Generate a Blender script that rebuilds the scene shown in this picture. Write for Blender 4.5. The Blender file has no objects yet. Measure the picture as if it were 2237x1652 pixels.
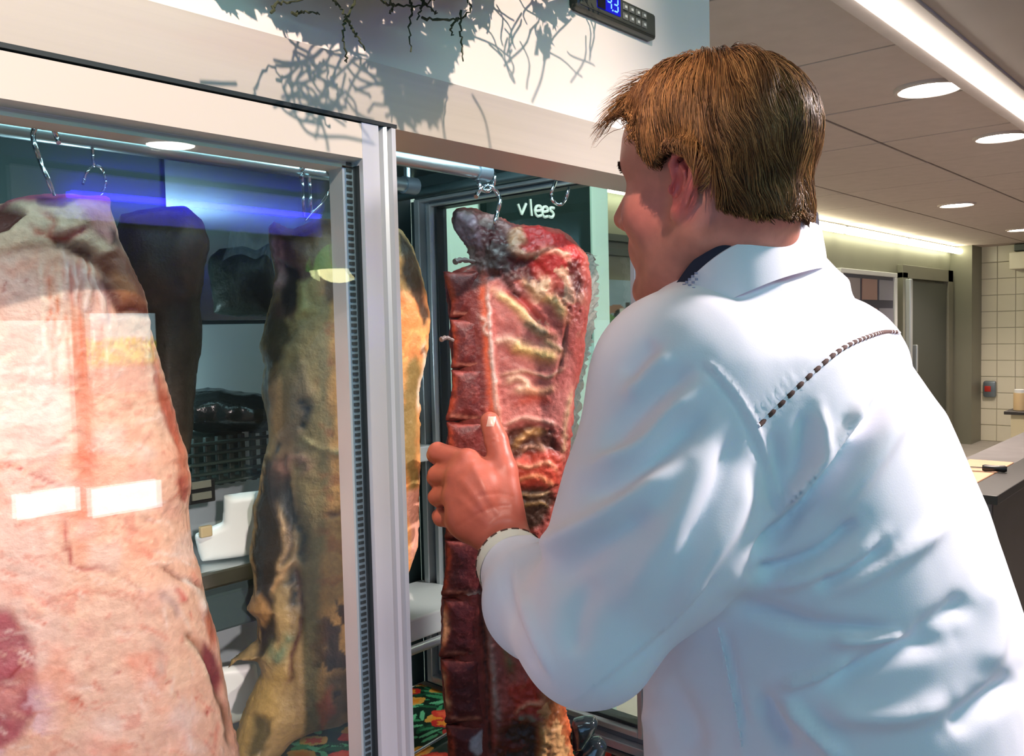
import bpy, bmesh, math, random
import numpy as np
from mathutils import Vector, Matrix
from mathutils.bvhtree import BVHTree

# ------------------------------------------------------------------ camera, world, lights, exposure
scene = bpy.context.scene
COL = scene.collection
EYE = 1.5
F_PX, W_PX, H_PX = 1915.0, 2237.0, 1652.0
_a, _b, _c = 0.7263, -0.0536, -0.0235       # yaw, pitch, roll
_f = np.array([math.cos(_a) * math.cos(_b), math.sin(_a) * math.cos(_b), math.sin(_b)])
_r = np.cross(_f, [0, 0, 1]); _r /= np.linalg.norm(_r); _u = np.cross(_r, _f)
R_WC = np.stack([math.cos(_c) * _r + math.sin(_c) * _u, -math.sin(_c) * _r + math.cos(_c) * _u, -_f], 1)   # world <- camera
CAM = np.array([0.0, 0.0, EYE])
cam_d = bpy.data.cameras.new('camera'); cam = bpy.data.objects.new('camera', cam_d); COL.objects.link(cam)
cam_d.sensor_width = 36.0; cam_d.lens = 36.0 * F_PX / W_PX; cam_d.clip_start = 0.02
cam.matrix_world = Matrix([list(R_WC[0]) + [0], list(R_WC[1]) + [0], list(R_WC[2]) + [EYE], [0, 0, 0, 1]])
scene.camera = cam
scene.view_settings.view_transform = 'Standard'
scene.view_settings.look = 'None'
scene.view_settings.gamma = 1.0
scene.view_settings.use_curve_mapping = False
scene.view_settings.exposure = 0.0
world = bpy.data.worlds.new('world'); scene.world = world; world.use_nodes = True
world.node_tree.nodes['Background'].inputs[0].default_value = (0.45, 0.75, 0.85, 1)
world.node_tree.nodes['Background'].inputs[1].default_value = 0.4

RH = np.array([_r[0], _r[1], 0.0]); FH = np.array([math.cos(_a), math.sin(_a), 0.0]); ZU = np.array([0.0, 0, 1])
def W3(lat, d, z): return CAM + RH * lat + FH * d + ZU * z

def lamp_obj(name, kind, loc, target, energy, color, **kw):
    d = bpy.data.lights.new(name, kind); d.energy = energy; d.color = color
    for k, v in kw.items(): setattr(d, k, v)
    o = bpy.data.objects.new(name, d); COL.objects.link(o); o.location = loc
    o.rotation_euler = (Vector(target) - Vector(loc)).to_track_quat('-Z', 'Y').to_euler()
    return o
R = math.radians
# warm rosy ceiling spots in front of the cabinet, cool fill added as from an unseen shop window at the left
SPOT_HEADER = (0.0, -0.45, 2.38)
lamp_obj('spot_header', 'SPOT', SPOT_HEADER, (0.40, 0.65, 1.93), 128, (1.0, 0.77, 0.66), spot_size=R(48), spot_blend=0.45, shadow_soft_size=0.014)
lamp_obj('spot_meat', 'SPOT', (-1.0, -2.3, 2.12), (0.13, 0.84, 1.09), 740, (1.0, 0.65, 0.68), spot_size=R(19), spot_blend=0.6, shadow_soft_size=0.05)
lamp_obj('spot_butcher', 'SPOT', (1.75, -0.35, 2.38), (1.08, 0.40, 1.30), 340, (1.0, 0.87, 0.86), spot_size=R(54), spot_blend=0.7, shadow_soft_size=0.12)
lamp_obj('cool_side_fill', 'AREA', (-2.95, -1.45, 1.35), (0.7, 0.0, 1.2), 27, (0.28, 0.54, 1.0), shape='RECTANGLE', size=3.0, size_y=1.5)  # added area light for blue fill, set at windows out of view
lamp_obj('cabinet_strip_light', 'AREA', (0.50, 0.765, 1.785), (0.5, 1.0, 1.0), 1.3, (0.55, 0.9, 1.0), shape='RECTANGLE', size=1.0, size_y=0.03).rotation_euler = (R(25), 0, 0)
lamp_obj('steel_streak_fill', 'POINT', (0.87, 0.765, 1.77), (0.87, 0.765, 1.0), 0.7, (0.72, 0.9, 1.0), shadow_soft_size=0.012)  # added behind the header to make the streak on the back steel
lamp_obj('back_plate_fill', 'POINT', (0.53, 1.215, 1.45), (0.5, 1.1, 1.0), 1.8, (0.70, 0.92, 1.0), shadow_soft_size=0.015)  # added, hidden behind the dark carcass, to brighten the steel plate
lamp_obj('teal_overhead_fill', 'AREA', (0.5, -1.3, 2.36), (0.5, 0.2, 1.5), 12, (0.30, 0.80, 0.76), shape='RECTANGLE', size=1.8, size_y=0.12)  # added out of view to turn the header's shadow teal
lamp_obj('blackboard_fill', 'SPOT', (2.15, 1.30, 2.37), (2.35, 1.9, 1.55), 30, (0.85, 1.0, 0.90), spot_size=R(110), spot_blend=0.6, shadow_soft_size=0.06)  # added unseen lamp that brightens the blackboard and pale wall
for _p in [(3.63, 1.05), (4.85, 1.07), (7.4, 1.94), (10.0, 2.03)]:
    lamp_obj('downlight_beam', 'SPOT', (_p[0], _p[1], 2.375), (_p[0], _p[1], 0), 150, (1.0, 0.82, 0.72), spot_size=R(140), spot_blend=0.6, shadow_soft_size=0.09)

# ------------------------------------------------------------------ helpers
def ray(px, py):
    """world direction through a pixel of the 2237x1652 frame, scaled to unit depth"""
    c = np.stack([(np.asarray(px, float) - W_PX / 2) / F_PX, -(np.asarray(py, float) - H_PX / 2) / F_PX, -np.ones_like(np.asarray(px, float))], -1)
    return c @ R_WC.T
def at(px, py, d): return CAM + ray(px, py) * d
def onX(px, py, v): r = ray(px, py); return CAM + r * (v / r[0])
def onY(px, py, v): r = ray(px, py); return CAM + r * (v / r[1])
def onZ(px, py, v): r = ray(px, py); return CAM + r * ((v - EYE) / r[2])
def proj(P):
    c = (np.asarray(P) - CAM) @ R_WC
    d = -c[..., 2]
    return W_PX / 2 + F_PX * c[..., 0] / d, H_PX / 2 - F_PX * c[..., 1] / d, d

def new_obj(name, verts, faces, mat=None, parent=None, smooth=False, col=None):
    me = bpy.data.meshes.new(name)
    verts = np.asarray(verts, np.float32)
    if isinstance(faces, np.ndarray):
        n, k = faces.shape
        me.vertices.add(len(verts)); me.vertices.foreach_set('co', verts.ravel())
        me.loops.add(n * k); me.loops.foreach_set('vertex_index', faces.astype(np.int32).ravel())
        me.polygons.add(n); me.polygons.foreach_set('loop_start', np.arange(0, n * k, k, dtype=np.int32))
        me.update(calc_edges=True)
    else:
        me.from_pydata([tuple(v) for v in verts.tolist()], [], faces)
        me.update()
    if smooth: me.polygons.foreach_set('use_smooth', np.ones(len(me.polygons), bool))
    if col is not None:
        a = me.color_attributes.new('Col', 'FLOAT_COLOR', 'POINT')
        c = np.ones((len(verts), 4), np.float32); c[:, :3] = col
        a.data.foreach_set('color', c.ravel())
    if mat: me.materials.append(mat)
    o = bpy.data.objects.new(name, me); COL.objects.link(o)
    if parent is not None: o.parent = parent; o.matrix_parent_inverse = Matrix.Translation(-Vector(parent.location)) if parent.type == 'EMPTY' else Matrix()
    return o
def thing(name, label, cat, loc, group=None):
    o = bpy.data.objects.new(name, None); COL.objects.link(o); o.location = Vector([float(v) for v in loc]); o.empty_display_size = 0.05
    tag(o, label, cat, group); return o
def tag(o, label=None, cat=None, group=None, kind=None):
    if label: o['label'] = label
    if cat: o['category'] = cat
    if group: o['group'] = group
    if kind: o['kind'] = kind
    return o

class MB:
    """collects shapes, links them as one mesh object"""
    def __init__(s): s.v = []; s.f = []
    def add(s, v, f):
        b = len(s.v); s.v += [tuple(map(float, p)) for p in v]; s.f += [tuple(i + b for i in q) for q in f]; return s
    def box(s, lo, hi, bev=0.0):
        bm = bmesh.new(); bmesh.ops.create_cube(bm, size=1.0)
        lo = np.minimum(lo, hi) if not isinstance(lo, Vector) else lo
        for v in bm.verts: v.co = Vector([(l + h) / 2 + c * (h - l) for l, h, c in zip(lo, hi, v.co)])
        if bev > 0: bmesh.ops.bevel(bm, geom=bm.edges[:], offset=bev, segments=2, profile=0.5, affect='EDGES')
        bm.verts.index_update()
        s.add([v.co for v in bm.verts], [[v.index for v in f.verts] for f in bm.faces]); bm.free(); return s
    def tube(s, pts, r, n=10, cap=True):
        v, f = tube_mesh(pts, r, n, cap); return s.add(v, f)
    def prism(s, poly, axis, a, b):
        """poly: 2D points in the two other axes (cyclic order), extruded from a to b along axis"""
        n = len(poly); v = []
        for t in (a, b):
            for p in poly:
                q = list(p); q.insert(axis, t); v.append(q)
        f = [tuple(range(n)), tuple(range(2 * n - 1, n - 1, -1))] + [(i, i + n, (i + 1) % n + n, (i + 1) % n) for i in range(n)]
        return s.add(v, f)
    def build(s, name, mat, parent=None, smooth=False):
        o = new_obj(name, s.v, s.f, mat, parent, smooth)
        bm = bmesh.new(); bm.from_mesh(o.data); bmesh.ops.recalc_face_normals(bm, faces=bm.faces[:]); bm.to_mesh(o.data); bm.free()
        if smooth:
            o.data.polygons.foreach_set('use_smooth', np.ones(len(o.data.polygons), bool))
            try: o.data.set_sharp_from_angle(angle=R(40))
            except Exception: pass
        return o
def tube_mesh(pts, r, n=10, cap=True):
    P = np.asarray(pts, float); m = len(P); r = np.broadcast_to(np.asarray(r, float), (m,))
    T = np.gradient(P, axis=0); T /= np.linalg.norm(T, axis=1)[:, None] + 1e-12
    up = np.array([0, 0, 1.0]) if abs(T[0][2]) < 0.9 else np.array([1.0, 0, 0])
    N = np.cross(T[0], up); N /= np.linalg.norm(N); V = []; 
    for i in range(m):
        N = N - T[i] * T[i].dot(N); N /= np.linalg.norm(N) + 1e-12; B = np.cross(T[i], N)
        for k in range(n):
            a = 2 * math.pi * k / n; V.append(P[i] + r[i] * (math.cos(a) * N + math.sin(a) * B))
    F = [(i * n + k, i * n + (k + 1) % n, (i + 1) * n + (k + 1) % n, (i + 1) * n + k) for i in range(m - 1) for k in range(n)]
    if cap: F += [tuple(range(n - 1, -1, -1)), tuple(range((m - 1) * n, m * n))]
    return V, F
def spline(pts, k=8):
    """Catmull-Rom through the points"""
    P = np.asarray(pts, float); Q = np.vstack([2 * P[0] - P[1], P, 2 * P[-1] - P[-2]]); out = []
    for i in range(1, len(Q) - 2):
        for t in np.arange(k) / k:
            out.append(0.5 * (2 * Q[i] + (Q[i + 1] - Q[i - 1]) * t + (2 * Q[i - 1] - 5 * Q[i] + 4 * Q[i + 1] - Q[i + 2]) * t * t + (3 * Q[i] - Q[i - 1] - 3 * Q[i + 1] + Q[i + 2]) * t ** 3))
    out.append(P[-1]); return np.array(out)

def lin(c):
    """sRGB 0-255 -> linear"""
    c = np.asarray(c, float) / 255.0
    return np.where(c <= 0.04045, c / 12.92, ((c + 0.055) / 1.055) ** 2.4)

# ------------------------------------------------------------------ numpy noise
_rs = np.random.RandomState(7); _PERM = _rs.randint(0, 1 << 30, 4096)
def _hash(i, j, k): return (_PERM[(i * 73 + _PERM[(j * 157 + _PERM[k & 4095]) & 4095]) & 4095] & 0xffff) / 65535.0
def vnoise(P):
    P = np.asarray(P, float); I = np.floor(P).astype(np.int64); f = P - I; f = f * f * (3 - 2 * f); r = 0
    for a in (0, 1):
        wa = f[..., 0] if a else 1 - f[..., 0]
        for b in (0, 1):
            wb = f[..., 1] if b else 1 - f[..., 1]
            for c in (0, 1):
                wc = f[..., 2] if c else 1 - f[..., 2]
                r = r + wa * wb * wc * _hash(I[..., 0] + a, I[..., 1] + b, I[..., 2] + c)
    return r * 2 - 1
def fbm(P, o=4):
    P = np.asarray(P, float); r = 0; a = 0.5
    for i in range(o): r = r + a * vnoise(P * (2.03 ** i) + 17.3 * i); a *= 0.5
    return r
def sstep(a, b, x): t = np.clip((x - a) / (b - a), 0, 1); return t * t * (3 - 2 * t)

# ------------------------------------------------------------------ signed distance modelling + surface nets
def smin(a, b, k): h = np.clip(0.5 + 0.5 * (b - a) / k, 0, 1); return b + (a - b) * h - k * h * (1 - h)
def sd_cone(P, a, b, ra, rb):
    a = np.asarray(a, float); b = np.asarray(b, float); ba = b - a; h = np.clip(((P - a) @ ba) / ba.dot(ba), 0, 1)
    return np.linalg.norm(P - a - h[..., None] * ba, axis=-1) - (ra + (rb - ra) * h)
def sd_ell(P, c, r, M=None):
    q = P - np.asarray(c, float)
    if M is not None: q = q @ np.asarray(M, float).T
    r = np.asarray(r, float); k0 = np.linalg.norm(q / r, axis=-1); k1 = np.linalg.norm(q / (r * r), axis=-1) + 1e-9
    return k0 * (k0 - 1) / k1
def nets(f, lo, hi, h, block=24, pad=0.03):
    """surface nets of f(P)=0 over a box; only blocks near the surface are evaluated"""
    lo = np.asarray(lo, float); n = np.ceil((np.asarray(hi, float) - lo) / h).astype(int) + 1
    G = np.full(n, 1.0, np.float32); rad = block * h * 0.87 + pad
    B = [(i, j, k) for i in range(0, n[0], block) for j in range(0, n[1], block) for k in range(0, n[2], block)]
    Dc = f(np.array([lo + h * (np.array(b) + np.minimum(np.array(b) + block, n) - 1) / 2 for b in B]))
    for (i, j, k), d in zip(B, Dc):
        if True:
            if True:
                s = np.minimum([i + block, j + block, k + block], n)
                if abs(d) > rad: G[i:s[0], j:s[1], k:s[2]] = d; continue
                g = np.stack(np.meshgrid(np.arange(i, s[0]), np.arange(j, s[1]), np.arange(k, s[2]), indexing='ij'), -1) * h + lo
                G[i:s[0], j:s[1], k:s[2]] = f(g.reshape(-1, 3)).reshape(g.shape[:3])
    ins = G < 0
    cs = [(a, b, c) for a in (0, 1) for b in (0, 1) for c in (0, 1)]
    cnt = sum(ins[a:n[0] - 1 + a, b:n[1] - 1 + b, c:n[2] - 1 + c].astype(np.int8) for a, b, c in cs)
    act = np.argwhere((cnt > 0) & (cnt < 8)); idx = np.full(np.array(n) - 1, -1, np.int32); idx[tuple(act.T)] = np.arange(len(act))
    S = np.zeros((len(act), 3)); C = np.zeros(len(act))
    for a in cs:
        for ax in range(3):
            if a[ax]: continue
            b = list(a); b[ax] = 1
            va = G[tuple((act + a).T)].astype(float); vb = G[tuple((act + b).T)].astype(float)
            m = (va < 0) != (vb < 0); t = np.where(m, va / np.where(m, va - vb, 1), 0)
            p = np.array(a, float)[None] + t[:, None] * (np.array(b) - np.array(a))
            S += np.where(m[:, None], p, 0); C += m
    V = lo + h * (act + S / C[:, None]); Fs = []
    for ax in range(3):
        o1, o2 = [(1, 2), (2, 0), (0, 1)][ax]
        sl = [slice(None)] * 3; sl[ax] = slice(0, n[ax] - 1); su = [slice(None)] * 3; su[ax] = slice(1, n[ax])
        E = np.argwhere(ins[tuple(sl)] != ins[tuple(su)])
        E = E[(E[:, o1] > 0) & (E[:, o2] > 0) & (E[:, o1] < n[o1] - 1) & (E[:, o2] < n[o2] - 1)]
        q = []
        for d1, d2 in ((1, 1), (0, 1), (0, 0), (1, 0)):
            e = E.copy(); e[:, o1] -= d1; e[:, o2] -= d2; q.append(idx[tuple(e.T)])
        q = np.stack(q, 1); flip = ~ins[tuple(E.T)]
        q[flip] = q[flip][:, ::-1]; Fs.append(q)
    Fq = np.concatenate(Fs); Fq = Fq[(Fq >= 0).all(1)]
    return V, Fq
def vnormals(V, Fq):
    a, b, c, d = (V[Fq[:, i]] for i in range(4)); n = np.cross(c - a, d - b); N = np.zeros_like(V)
    for i in range(4):
        for ax in range(3): N[:, ax] += np.bincount(Fq[:, i], n[:, ax], len(V))
    return N / (np.linalg.norm(N, axis=1)[:, None] + 1e-12)
def laplace(V, Fq, it=1, lam=0.5):
    for _ in range(it):
        A = np.zeros_like(V); C = np.zeros(len(V))
        for i in range(4):
            j = (i + 1) % 4
            C += np.bincount(Fq[:, i], minlength=len(V)) + np.bincount(Fq[:, j], minlength=len(V))
            for ax in range(3):
                A[:, ax] += np.bincount(Fq[:, i], V[Fq[:, j], ax], len(V)) + np.bincount(Fq[:, j], V[Fq[:, i], ax], len(V))
        V = V + lam * (A / np.maximum(C, 1)[:, None] - V)
    return V

# ------------------------------------------------------------------ 2D strokes on a surface (distances in image pixels of the reference frame)
def d_line(X, Y, pts):
    """distance to polyline and arc parameter 0..1"""
    P = np.asarray(pts, float); best = np.full(X.shape, 1e9); par = np.zeros(X.shape); L = np.linalg.norm(np.diff(P, axis=0), axis=1); T = L.sum(); acc = 0
    for i in range(len(P) - 1):
        e = P[i + 1] - P[i]; t = np.clip(((X - P[i, 0]) * e[0] + (Y - P[i, 1]) * e[1]) / (e.dot(e) + 1e-9), 0, 1)
        d = np.hypot(X - P[i, 0] - t * e[0], Y - P[i, 1] - t * e[1]); m = d < best
        best[m] = d[m]; par[m] = (acc + t[m] * L[i]) / T; acc += L[i]
    return best, par
def sd_poly(X, Y, pts):
    """signed distance to a polygon, negative inside"""
    P = np.asarray(pts, float); d = np.full(X.shape, 1e18); s = np.ones(X.shape)
    for i in range(len(P)):
        a, b = P[i], P[i - 1]; e = b - a; wx, wy = X - a[0], Y - a[1]
        t = np.clip((wx * e[0] + wy * e[1]) / (e.dot(e) + 1e-12), 0, 1); d = np.minimum(d, (wx - e[0] * t) ** 2 + (wy - e[1] * t) ** 2)
        c1 = Y >= a[1]; c2 = Y < b[1]; c3 = e[0] * wy > e[1] * wx
        s = np.where((c1 & c2 & c3) | (~c1 & ~c2 & ~c3), -s, s)
    return s * np.sqrt(d)

# ------------------------------------------------------------------ materials
def mat(name, col, rough=0.5, metal=0.0, noise=0.0, nscale=40.0, bump=0.0, bscale=200.0, aniso=None, spec=0.5, emit=None, estr=1.0, vcol=False, anis=0.0, sss=0.0, ssc=None, coat=0.0, rvar=0.0):
    m = bpy.data.materials.new(name); m.use_nodes = True; nt = m.node_tree; N = nt.nodes; L = nt.links; b = N['Principled BSDF']
    b.inputs['Roughness'].default_value = rough; b.inputs['Metallic'].default_value = metal; b.inputs['Specular IOR Level'].default_value = spec
    tc = N.new('ShaderNodeTexCoord')
    c4 = tuple(float(v) for v in col) + (1,)
    if vcol:
        a = N.new('ShaderNodeVertexColor'); a.layer_name = 'Col'; src = a.outputs[0]
    else:
        r = N.new('ShaderNodeRGB'); r.outputs[0].default_value = c4; src = r.outputs[0]
    if noise > 0:
        mp = N.new('ShaderNodeMapping'); L.new(tc.outputs['Object'], mp.inputs[0])
        if aniso: mp.inputs['Scale'].default_value = aniso
        nz = N.new('ShaderNodeTexNoise'); nz.inputs['Scale'].default_value = nscale; nz.inputs['Detail'].default_value = 6; L.new(mp.outputs[0], nz.inputs[0])
        rm = N.new('ShaderNodeMapRange'); rm.inputs[1].default_value = 0.25; rm.inputs[2].default_value = 0.75; rm.inputs[3].default_value = 1 - noise; rm.inputs[4].default_value = 1 + noise
        L.new(nz.outputs[0], rm.inputs[0])
        mx = N.new('ShaderNodeVectorMath'); mx.operation = 'SCALE'; L.new(src, mx.inputs[0]); L.new(rm.outputs[0], mx.inputs['Scale']); src = mx.outputs[0]
        if rvar:
            rr = N.new('ShaderNodeMapRange'); rr.inputs[1].default_value = 0.3; rr.inputs[2].default_value = 0.7; rr.inputs[3].default_value = rough - rvar; rr.inputs[4].default_value = rough + rvar
            L.new(nz.outputs[0], rr.inputs[0]); L.new(rr.outputs[0], b.inputs['Roughness'])
    L.new(src, b.inputs['Base Color'])
    if bump > 0:
        mp2 = N.new('ShaderNodeMapping'); L.new(tc.outputs['Object'], mp2.inputs[0])
        if aniso: mp2.inputs['Scale'].default_value = aniso
        nb = N.new('ShaderNodeTexNoise'); nb.inputs['Scale'].default_value = bscale; nb.inputs['Detail'].default_value = 5; L.new(mp2.outputs[0], nb.inputs[0])
        bp = N.new('ShaderNodeBump'); bp.inputs['Strength'].default_value = bump; bp.inputs['Distance'].default_value = 0.004; L.new(nb.outputs[0], bp.inputs['Height']); L.new(bp.outputs[0], b.inputs['Normal'])
    if emit is not None:
        b.inputs['Emission Color'].default_value = tuple(float(v) for v in emit) + (1,); b.inputs['Emission Strength'].default_value = estr
    if sss > 0:
        b.inputs['Subsurface Weight'].default_value = sss; b.inputs['Subsurface Radius'].default_value = ssc or (0.012, 0.004, 0.002); b.inputs['Subsurface Scale'].default_value = 0.6
    if anis:
        b.inputs['Anisotropic'].default_value = anis; tg = N.new('ShaderNodeTangent'); tg.direction_type = 'RADIAL'; tg.axis = 'Z'; L.new(tg.outputs[0], b.inputs['Tangent'])
    if coat: b.inputs['Coat Weight'].default_value = coat; b.inputs['Coat Roughness'].default_value = 0.1
    return m
def glass_mat(name, tint, refl=1.0):
    m = bpy.data.materials.new(name); m.use_nodes = True; nt = m.node_tree; N = nt.nodes; L = nt.links; N.remove(N['Principled BSDF'])
    t = N.new('ShaderNodeBsdfTransparent'); t.inputs[0].default_value = tuple(tint) + (1,)
    g = N.new('ShaderNodeBsdfGlossy'); g.inputs['Roughness'].default_value = 0.0; g.inputs[0].default_value = (refl, refl, refl, 1)
    fr = N.new('ShaderNodeFresnel'); ge = N.new('ShaderNodeNewGeometry'); mr = N.new('ShaderNodeMapRange')
    mr.inputs[3].default_value = 1.52; mr.inputs[4].default_value = 1 / 1.52; L.new(ge.outputs['Backfacing'], mr.inputs[0]); L.new(mr.outputs[0], fr.inputs[0])
    mx = N.new('ShaderNodeMixShader'); L.new(fr.outputs[0], mx.inputs[0]); L.new(t.outputs[0], mx.inputs[1]); L.new(g.outputs[0], mx.inputs[2]); L.new(mx.outputs[0], N['Material Output'].inputs[0])
    return m
# ------------------------------------------------------------------ materials of the place
M_cream = mat('cream lacquered steel', (0.80, 0.765, 0.70), 0.55, 0.0, spec=0.3, bump=0.02, bscale=30)
M_band = mat('header band steel', (0.62, 0.575, 0.50), 0.45, 0.2, noise=0.04, nscale=3, aniso=(1, 1, 60))
M_alu = mat('anodised aluminium', (0.62, 0.66, 0.68), 0.33, 0.55, noise=0.03, nscale=80, aniso=(1, 1, 0.05))
M_aludark = mat('grey aluminium', (0.20, 0.24, 0.28), 0.4, 0.6)
M_rubber = mat('black rubber', (0.012, 0.018, 0.02), 0.5)
M_steel = mat('brushed stainless steel', (0.50, 0.56, 0.58), 0.28, 1.0, noise=0.03, nscale=3)
M_steel3 = mat('brushed steel', (0.30, 0.38, 0.42), 0.24, 0.95, anis=0.85)
M_steel2 = mat('light brushed steel', (0.52, 0.62, 0.66), 0.40, 0.35, anis=0.6)
M_liner = mat('dark steel liner', (0.075, 0.12, 0.125), 0.45, 0.4, noise=0.03, nscale=2)
M_chrome = mat('polished steel', (0.72, 0.78, 0.82), 0.16, 1.0)
M_rail = mat('steel rail', (0.45, 0.52, 0.55), 0.3, 0.9)
M_white = mat('white plastic', (0.78, 0.80, 0.80), 0.4)
M_glass = glass_mat('cabinet glass', (0.955, 0.985, 0.975), 0.65)
M_clear = glass_mat('window glass', (0.90, 0.97, 0.95), 1.0)
M_tile_c = mat('ceiling tile', (0.55, 0.455, 0.42), 0.85, noise=0.05, nscale=12, bump=0.05, bscale=120)
M_ceil = mat('plain ceiling', (0.42, 0.35, 0.31), 0.9, noise=0.03, nscale=4)
M_pale = mat('pale green wall paint', (0.60, 0.78, 0.69), 0.7, noise=0.02, nscale=5)
M_wallgrey = mat('grey wall panel', (0.24, 0.235, 0.18), 0.45, 0.15, noise=0.05, nscale=3)
M_darkpanel = mat('dark grey steel door', (0.085, 0.095, 0.085), 0.4, 0.4)
M_tile = mat('cream wall tile', (0.84, 0.79, 0.63), 0.25, noise=0.03, nscale=3)
M_grout = mat('grey grout', (0.52, 0.48, 0.38), 0.9)
M_floor = mat('grey floor tile', (0.48, 0.44, 0.40), 0.5, noise=0.1, nscale=6)
M_board = mat('dark green chalkboard', (0.003, 0.016, 0.015), 0.6, noise=0.2, nscale=8, spec=0.15)
M_chalk = mat('white chalk paint', (0.85, 0.92, 0.88), 0.8)
M_counter = mat('dark stone worktop', (0.032, 0.028, 0.027), 0.45, noise=0.12, nscale=60)
M_cpanel = mat('grey counter cladding', (0.17, 0.155, 0.155), 0.5, 0.2, noise=0.15, nscale=10)
M_black = mat('black plastic', (0.01, 0.01, 0.011), 0.35)
M_wood = mat('pale chopping board', (0.66, 0.36, 0.22), 0.5, noise=0.08, nscale=12)
def emis(name, col, s): return mat(name, (0, 0, 0), 1.0, emit=col, estr=s, spec=0.0)
E_lamp = emis('downlight glow', (1.0, 0.97, 0.88), 40)
E_strip = emis('fluorescent tube', (1.0, 0.98, 0.90), 16)
E_wall = emis('warm wall tube', (1.0, 0.96, 0.66), 11)
E_blue = emis('blue neon', (0.03, 0.02, 1.0), 30)
E_win = emis('white light box', (0.9, 0.95, 1.0), 7.0)

ZC = 2.40; X1 = 1.175; Y0 = 0.65

# ------------------------------------------------------------------ room shell
def struct(name, o): o.name = name; o['kind'] = 'structure'; return o
struct('floor', MB().box((-3, -3.35, -0.05), (12.1, 3.2, 0)).build('floor', M_floor))
ceiling = struct('ceiling', MB().box((-3, -3.35, ZC + 0.02), (12.1, 3.2, ZC + 0.08)).build('ceiling', mat('dark ceiling joint', (0.05, 0.04, 0.03), 0.9)))
MB().box((-3, -3.35, ZC - 0.002), (12.1, 0.80, ZC + 0.02)).build('plain_panel', M_ceil, ceiling)
MB().box((-3, 0.80, ZC + 0.008), (0.4, 3.2, ZC + 0.02)).build('plain_panel', M_ceil, ceiling)
xs = np.arange(0.66, 12.0, 0.78)
ys = [0.955, 1.55, 2.33, 3.10]
tile_me = {}
for j in range(3):
    for i, x in enumerate(xs):
        w, h = 0.766, ys[j + 1] - ys[j] - 0.014
        if j not in tile_me:
            o = MB().box((0, 0, 0), (w, h, 0.022), 0.003).build('ceiling_tile', M_tile_c, ceiling); tile_me[j] = o
        else:
            o = tile_me[j].copy(); COL.objects.link(o)
        o.location = (x + 0.007, ys[j] + 0.007, ZC - 0.004 - 0.002 * ((i * 7 + j * 3) % 3) * 0.3)
t = MB().box((0.4, 0.90, ZC - 0.022), (12.0, 0.955, ZC + 0.02), 0.004).build('edge_trim', M_tile_c, ceiling)
MB().box((0.4, 0.79, ZC - 0.012), (12.0, 0.84, ZC + 0.02), 0.004).build('edge_trim', M_ceil, ceiling)
struct('wall_back', MB().box((2.7, 3.1, 0), (12.0, 3.2, ZC + 0.02)).build('wall_back', M_wallgrey))
struct('wall_left', MB().box((-3.1, -3.35, 0), (-3.0, 3.2, 0.5)).box((-3.1, -3.35, 2.2), (-3.0, 3.2, ZC + 0.02)).box((-3.1, -3.35, 0.5), (-3.0, -3.1, 2.2)).box((-3.1, 0.2, 0.5), (-3.0, 3.2, 2.2)).build('wall_left', M_pale))
# front wall (behind the camera); an added shop window is in the left wall
struct('wall_front', MB().box((-3, -3.4, 0), (12, -3.3, ZC + 0.02)).build('wall_front', mat('dark front wall', (0.10, 0.11, 0.11), 0.6)))
# partition with blackboard behind the cabinet
struct('wall_partition', MB().box((1.2, 1.9, 0), (2.70, 2.02, ZC), 0.006).build('wall_partition', M_pale))
struct('trim_1', MB().box((1.80, 1.885, 0), (1.86, 1.9, ZC), 0.002).box((2.575, 1.885, 0), (2.60, 1.9, ZC), 0.002).build('trim_1', M_pale))
# end wall: tiles one by one
wr = struct('wall_right', MB().box((12.0, -3.35, 0), (12.1, 3.2, ZC + 0.02)).build('wall_right', M_grout))
tm = None
for j in range(6):
    for i in range(12):
        if tm is None:
            o = tm = MB().box((0, 0, 0), (0.012, 0.192, 0.192), 0.003).build('tile', M_tile, wr)
        else: o = tm.copy(); COL.objects.link(o)
        o.location = (11.991 - 0.001 * ((i * 5 + j * 3) % 3), 2.89 - 0.2 * j, 0.004 + 0.2 * i)
# doorway in the end wall
dw = MB().box((11.93, 1.55, 0), (12.02, 1.67, 2.06), 0.004).box((11.93, 2.28, 0), (12.02, 2.36, 2.06), 0.004).box((11.93, 1.55, 2.0), (12.02, 2.36, 2.06), 0.004)
door2 = struct('door_2', dw.build('door_2', M_darkpanel))
MB().box((11.96, 1.67, 0.02), (11.985, 2.28, 2.0)).build('doorway_panel', mat('lit room beyond', (0.42, 0.37, 0.20), 0.6), door2)  # flat panel whose yellow colour stands for the lit room beyond
o = MB().box((11.70, 1.2, 2.09), (11.98, 2.50, 2.29), 0.01).build('roller_shutter_box', M_tile); tag(o, 'cream roller shutter box over the far doorway', 'shutter box')
o = MB().box((11.75, 1.2, 2.30), (11.98, 2.46, 2.385), 0.01).build('air_vent', M_darkpanel); tag(o, 'dark vent strip under the ceiling above the cream shutter box', 'vent')
r_ = onX(2163, 850, 11.97)
t = thing('soap_dispenser', 'small grey dispenser with a red button on the tiled wall', 'dispenser', r_)
MB().box(r_ + [-0.05, -0.07, -0.1], r_ + [0.02, 0.07, 0.1], 0.02).build('casing', M_aludark, t, True)
MB().box(r_ + [-0.06, -0.02, -0.03], r_ + [-0.045, 0.05, 0.04], 0.006).build('button', mat('red plastic', (0.5, 0.03, 0.02), 0.4), t, True)

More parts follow.
